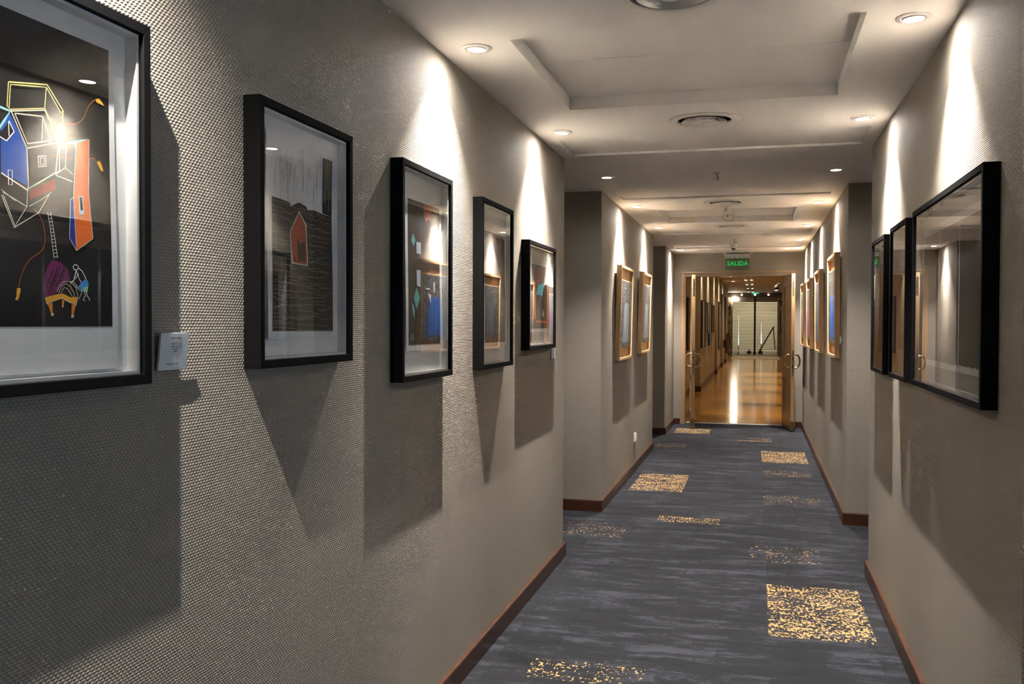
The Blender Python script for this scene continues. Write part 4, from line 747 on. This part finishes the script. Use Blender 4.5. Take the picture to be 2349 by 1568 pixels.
# six hanging strips of small photographs
DARKF = plain('strip_black', (.008,.008,.008), .5); CELL = plain('strip_photo', (.75,.72,.64), .5)
for k, (y0, zb, ncell) in enumerate(((20.45,.95,24),(21.58,.94,24),(22.62,1.24,17),(23.58,.94,24),(24.93,1.25,17),(26.11,1.25,17))):
    w = .88; zt = 1.99
    t = thing('photo_strip', ['first','second','third','fourth','fifth','last'][k]+' hanging black strip of small pale photos on the hall wall', 'wall art', (HXL+.002, y0+w/2, zb), (0,0,R(90)), 'hanging photo strips in the hall')
    MB().box(-w/2, w/2, -.034, 0, 0, zt-zb).build('strip_board', DARKF, t)
    p = (zt-zb-.03)/ncell
    me = None
    for i in range(ncell):
        mt = CELL
        if (k == 3 and i < 7) or (k == 2 and i < 2): mt = plain('strip_photo_blue', (.25,.45,.85), .5)
        key = 'cell_%s_%.4f' % (mt.name, p)
        if key in MATS: o = link_mesh('photo_cell', MATS[key], t)
        else:
            o = MB().box(-w/2+.28, w/2-.12, -.037, -.0341, 0, p*.52).build('photo_cell', mt, t); MATS[key] = o.data
        o.location = (0, 0, .015+p*i+p*.22)
t = thing('framed_poster', 'tall dark poster on the hall wall between the wooden pilasters', 'picture', (HXL, 30.9, .68), (0,0,R(90)))
MB().box(-1.05,1.05,-.03,0,0,1.5).build('poster_frame', DARKF, t)
MB().box(-1.0,1.0,-.032,-.0301,.05,1.45).build('poster_print', photo_mat('poster_print_mat', (.25,.10,.04), (.10,.16,.30), .6), t)
t = thing('framed_picture', 'dark framed picture seen through the gap beside the left door leaf', 'picture', (-1.36, 19.3, .93), (0,0,R(90)))
frame_rails(t, 1.0, 1.08, .04, .05, DARKF)
MB().box(-.45,.45,-.02,-.002,.05,1.03).build('picture_board', plain('dim_picture', (.14,.12,.08), .6), t)
t = thing('fire_extinguisher', 'red fire extinguisher on the hall wall', 'extinguisher', (HXL+.12, 34.75, .40))
RED = plain('extinguisher_red', (.12,.010,.008), .4)
MB().lathe([(.001,0),(.034,.005),(.038,.03),(.038,.52),(.034,.60),(.025,.64),(.025,.68),(.001,.68)], 20).build('cylinder', RED, t, smooth=True)
MB().box(-.02,.10,-.015,.015,.69,.72).box(-.02,.02,-.012,.012,.66,.69).build('lever', DARKF, t)
MB().tube([(.02,-.02,.67),(.09,-.05,.6),(.10,-.06,.4),(.09,-.06,.2)], .012, 8).build('hose', DARKF, t, smooth=True)
MB().box(-.12,-.036,-.03,.03,.2,.5).build('wall_bracket', DARKF, t)
# hall lamps
def hall_downlight(x, y, label, W_, ang, lean, group):
    t = thing('hall_downlight', label, 'downlight', (x, y, HZ), (0,0,0), group)
    MB().lathe([(.07,-.0005),(.068,-.012),(.05,-.014),(.048,-.004)], 20).build('trim_ring', M_FIXTURE, t, smooth=True)
    MB().lathe([(.048,-.006),(.0005,-.010)], 20).build('lamp_lens', M_HALL_LENS, t)
    spot(t, 'lamp_beam', (0,0,-.03), (-math.sin(R(lean)),0,-.03-math.cos(R(lean))), W_, ang, .8, HALL_COL, .04)
for k, y in enumerate((17.5, 20.6, 23.5, 26.9, 30.3, 33.7)):
    hall_downlight(-.80, y, ['first','second','third','fourth','fifth','sixth'][k]+' hall downlight washing the left hall wall', HALL_W, 85, 24, 'wall washers of the hall')
for k, y in enumerate((15.8, 19.0, 22.0, 25.0, 28.0)):
    hall_downlight(.35, y, ['first','second','third','fourth','fifth'][k]+' hall downlight along the right hall wall', HALL_W*4, 62, -4, 'right downlights of the hall')
for k, y in enumerate((30.7, 34.2, 37.9, 42.0)):
    t = thing('twin_spotlight', ['nearest','second','third','farthest'][k]+' twin ceiling spotlight in the hall', 'spotlight', (-.24, y, HZ), (0,0,0), 'twin spotlights of the hall')
    MB().box(-.17,.17,-.05,.05,-.03,0).build('mounting_plate', M_FIXTURE, t)
    for s in (-1, 1):
        MB().lathe([(.05,-.03),(.055,-.10),(.05,-.11)], 16, (s*.09,0,0)).build('lamp_can', M_FIXTURE, t, smooth=True)
        MB().lathe([(.05,-.100),(.0005,-.116)], 16, (s*.09,0,0)).build('lamp_lens', M_HALL_LENS, t)
    spot(t, 'lamp_beam', (0,0,-.15), (0,0,-1.15), HALL_W*.8, 140, .7, HALL_COL, .06)
t = thing('arm_spotlight', 'black spotlight on an arm beside the right door leaf', 'spotlight', (HXR, 25.0, 2.47))
MB().tube([(0,0,.06),(-.35,0,.06),(-.66,0,.05),(-.70,0,.0)], .018, 8).build('arm', DARKF, t, smooth=True)
MB().lathe([(.03,.02),(.06,-.02),(.065,-.10),(.06,-.11)], 16, (-.70,0,0)).build('lamp_can', DARKF, t, smooth=True)
MB().lathe([(.058,-.105),(.0005,-.12)], 16, (-.70,0,0)).build('lamp_lens', M_HALL_LENS, t)
# the glazed end of the hall
t = struct(bpy.data.objects.new('window_2', None)); C.objects.link(t); t.location = (-.06, YG, 0)
POSTW = plain('post_cream', (.50,.42,.30), .5); POSTB = plain('mullion_black', (.010,.010,.009), .5)
MB().box(-1.14,-1.052,-.06,.06,0,2.8).build('side_post', POSTW, t); MB().box(1.046,1.12,-.06,.06,0,2.8).build('side_post', POSTW, t)
MB().box(-.046,.042,-.06,.06,0,2.8).build('mullion', POSTB, t); MB().box(-.075,.065,-.09,.09,0,.14).build('mullion_foot', POSTB, t)
for a, b in ((-1.052,-.046),(.042,1.046)): MB().box(a, b, -.004, .004, 0, 2.56).build('pane', glass_mat('hall_glass', (.92,.95,.93), .8) if 'hall_glass' not in MATS else MATS['hall_glass'], t)
MB().box(-1.052,1.046,-.04,.04,2.561,2.80).build('header_panel', plain('header_grey', (.30,.24,.22), .7), t)
MB().box(-1.3,1.26,-.10,.10,2.801,2.999).build('header_beam', plain('beam_brown', (.13,.10,.075), .6), t)
struct(MB().box(-1.36,-1.2,YG-.03,YG+.03,0,2.8).build('wall_hall_end_left', M_HWALL)); struct(MB().box(1.06,HXR,YG-.03,YG+.03,0,2.8).build('wall_hall_end_right', M_HWALL))
def mural_mat():
    m, t, b = nmat('mural_paint'); co = t.nodes.new('ShaderNodeTexCoord').outputs['Object']
    n = noise_tex(t, mapping(t, co, (3, 1, 2)), 1.7, 2)
    t.links.new(ramp(t, n, ((.36, (.02,.018,.016)), (.45, (.30,.33,.26)), (.50, (.75,.30,.06)), (.60, (.60,.50,.40)))), b.inputs['Base Color']); return m
MU = mural_mat()
tag(MB().box(-1.345,-1.205,YG-.06,YG-.031,.10,2.6).build('wall_hanging', MU), 'orange, black and green wall hanging left of the glazed end', 'wall hanging')
tag(MB().box(1.065,1.19,YG-.06,YG-.031,1.0,2.6).build('wall_hanging', MU), 'orange wall hanging right of the glazed end', 'wall hanging')
t = thing('framed_picture', 'black framed panel on the right hall wall near the glass', 'picture', (HXR, 43.8, 1.10), (0,0,R(-90)))
frame_rails(t, 4.0, 1.1, .10, .06, DARKF); MB().box(-1.94,1.94,-.06,-.01,.06,1.04).build('picture_board', plain('dim_picture', (.14,.12,.08), .6), t)
LB = emit('bare_bulb', (1,.90,.72), 30.0)
for k, x in enumerate((-.69,-.067,.563)):
    t = thing('beam_spotlight', ['left','middle','right'][k]+' small lit spot on the beam over the glazed end', 'spotlight', (x, YG-.10, 2.90), (0,0,0), 'small spots on the end beam')
    MB().lathe([(.045,0),(.045,-.05),(.03,-.06)], 14).build('lamp_can', M_FIXTURE, t, smooth=True, xf=lambda p: (p[0], p[2], p[1]))
    MB().lathe([(.043,-.052),(.0005,-.075)], 14).build('lamp_lens', LB, t, xf=lambda p: (p[0], p[2], p[1]))
t = thing('flood_lamp', 'brightest bare lamp glaring at the far left of the hall', 'lamp', (-1.02, YG-.25, 2.70))
MB().lathe([(.09,.02),(.10,-.02),(.10,-.05),(.085,-.06)], 20).build('lamp_shell', M_FIXTURE, t, smooth=True, xf=lambda p: (p[0], p[2], p[1]))
MB().lathe([(.085,-.055),(.05,-.08),(.0005,-.09)], 20).build('lamp_lens', emit('flood_lens', (1,.93,.80), 80.0), t, smooth=True, xf=lambda p: (p[0], p[2], p[1]))
MB().tube([(0,.02,0),(0,.10,.05),(0,.15,.10)], .015, 8).build('bracket', DARKF, t)
spot(t, 'lamp_beam', (0,-.12,0), (.02,-3,-.5), 50, 120, .8, HALL_COL, .06)
t = thing('exit_sign', 'small green exit sign far away above the glazed end', 'sign', (-.05, YG-.16, 2.94))
MB().box(-.17,.17,-.02,.02,0,.10).build('sign_box', emit('far_sign_green', (.05,.62,.36), .8, (.02,.2,.1)), t); MB().box(-.19,.19,-.025,.025,.1,.115).build('sign_rail', M_FIXTURE, t)
tag(MB().box(-1.03,1.0,40.0,YG-.1,0.0005,.008).build('floor_runner', plain('runner_beige', (.60,.50,.36), .8, noise=.1, scale=40)), 'pale beige mat on the hall floor before the glass', 'mat')
# lobby and slatted shutter beyond the glass
YS = 56.6
struct(MB().box(-2.2,2.2,YG,YS+1,-.06,0).build('floor_lobby', plain('lobby_tile', (.16,.14,.14), .25, noise=.2, scale=3)))
struct(MB().box(-2.2,2.2,YG+.1,YS+1,3.2,3.3).build('ceiling_lobby', M_HCEIL))
struct(MB().box(-2.3,-1.7,YG+.04,YS+1,0,3.2).box(1.6,2.2,YG+.04,YS+1,0,3.2).build('wall_lobby_sides', M_HWALL)); struct(MB().box(-2.2,2.2,YS+.6,YS+.7,0,3.2).build('wall_lobby_end', plain('shutter_gap_dark', (.045,.035,.025), .8)))
t = thing('slatted_shutter', 'cream horizontal slat shutter closing the far lobby behind the glass', 'shutter', (-.07, YS, 0))
SL = None; SLM = plain('slat_cream', (.62,.56,.44), .5); ns = 33; pz = 2.8/ns
for i in range(ns):
    if SL is None: o = MB().box(-1.32,1.30,-.02,.02,0,pz*.56).build('slat', SLM, t, bevel=.006); SL = o.data
    else: o = link_mesh('slat', SL, t)
    o.location = (0,0,.02+pz*i)
for x in (-1.34, 1.34): MB().box(x-.02,x+.02,-.04,.04,0,2.85).build('guide_rail', DARKF, t)
struct(MB().box(-1.7,1.6,YS-.05,YS+.05,2.87,3.2).build('wall_lobby_lintel', plain('header_grey', (.30,.24,.22), .7)))
for x, lb in ((-.95,'left'), (.85,'right')):  # lamps added to brighten the slats, no fitting is visible there
    t = thing('lobby_fill_lamp', lb+' added lamp lighting the lobby shutter behind the glass', 'downlight', (x, 53.0, 3.2), (0,0,0), 'added lobby lamps')
    MB().lathe([(.09,-.0005),(.088,-.015),(.07,-.018),(.068,-.005)], 20).build('trim_ring', M_FIXTURE, t, smooth=True)
    MB().lathe([(.068,-.008),(.0005,-.012)], 20).build('lamp_lens', M_HALL_LENS, t)
    spot(t, 'lamp_beam', (0,0,-.04), (0,.8,-1.04), 480, 130, .6, (1,.86,.66), .06)
GLOW = emit('streak_glow', (.70,.88,1.0), 1.3)  # glowing tubes added in place of daylight streaks reflected in the glass
for x, zt, z0, lb in ((-.85,1.9,.42,'left reflected daylight streak, added as a glowing tube behind the glass'), (.25,1.55,.50,'right reflected daylight streak, added as a glowing tube behind the glass')):
    t = thing('daylight_streak', lb, 'lamp', (x, 47.6, 0), (0,0,0), 'added daylight streaks behind the glass')
    MB().lathe([(.001,0),(.09,0),(.09,.02),(.014,.03),(.014,z0)], 14).build('streak_stand', POSTB, t, smooth=True)
    MB().lathe([(.012,z0),(.022,z0+.04),(.024,z0+.2),(.018,z0+.42),(.008,z0+.6),(.004,zt)], 14).build('streak_tube', GLOW, t, smooth=True)
t = thing('folding_ladder', 'dark folding ladder with yellow feet standing behind the right glass', 'ladder', (.60, 49.6, 0))
for s in (-1, 1):
    MB().tube([(-.38,s*.22,.15),(.28,s*.18,1.35)], .028, 8).build('side_rail', POSTB, t)
    MB().tube([(.36,s*.22,.15),(.26,s*.18,1.33)], .022, 8).build('rear_leg', POSTB, t)
    MB().box(-.46,-.30,s*.22-.05,s*.22+.05,0,.15).build('foot', plain('ladder_yellow', (.65,.45,.05), .5), t)
for k in range(4): MB().tube([(-.24+.13*k,-.21,.41+.235*k),(-.24+.13*k,.21,.41+.235*k)], .022, 8).build('rung', plain('ladder_yellow', (.65,.45,.05), .5), t)
for x, lb in ((-.33,'left of the black mullion'), (.22,'right of the black mullion')):
    t = thing('rubber_stopper', 'small black floor stopper behind the glass '+lb, 'door stop', (x, 48.2, 0), (0,0,0), 'black stoppers behind the glass')
    MB().lathe([(.001,0),(.11,0),(.12,.03),(.09,.12),(.001,.14)], 18).build('stopper_body', POSTB, t, smooth=True)
    MB().tube([(0,0,.13),(0,0,.20)], .02, 8).build('knob', POSTB, t)
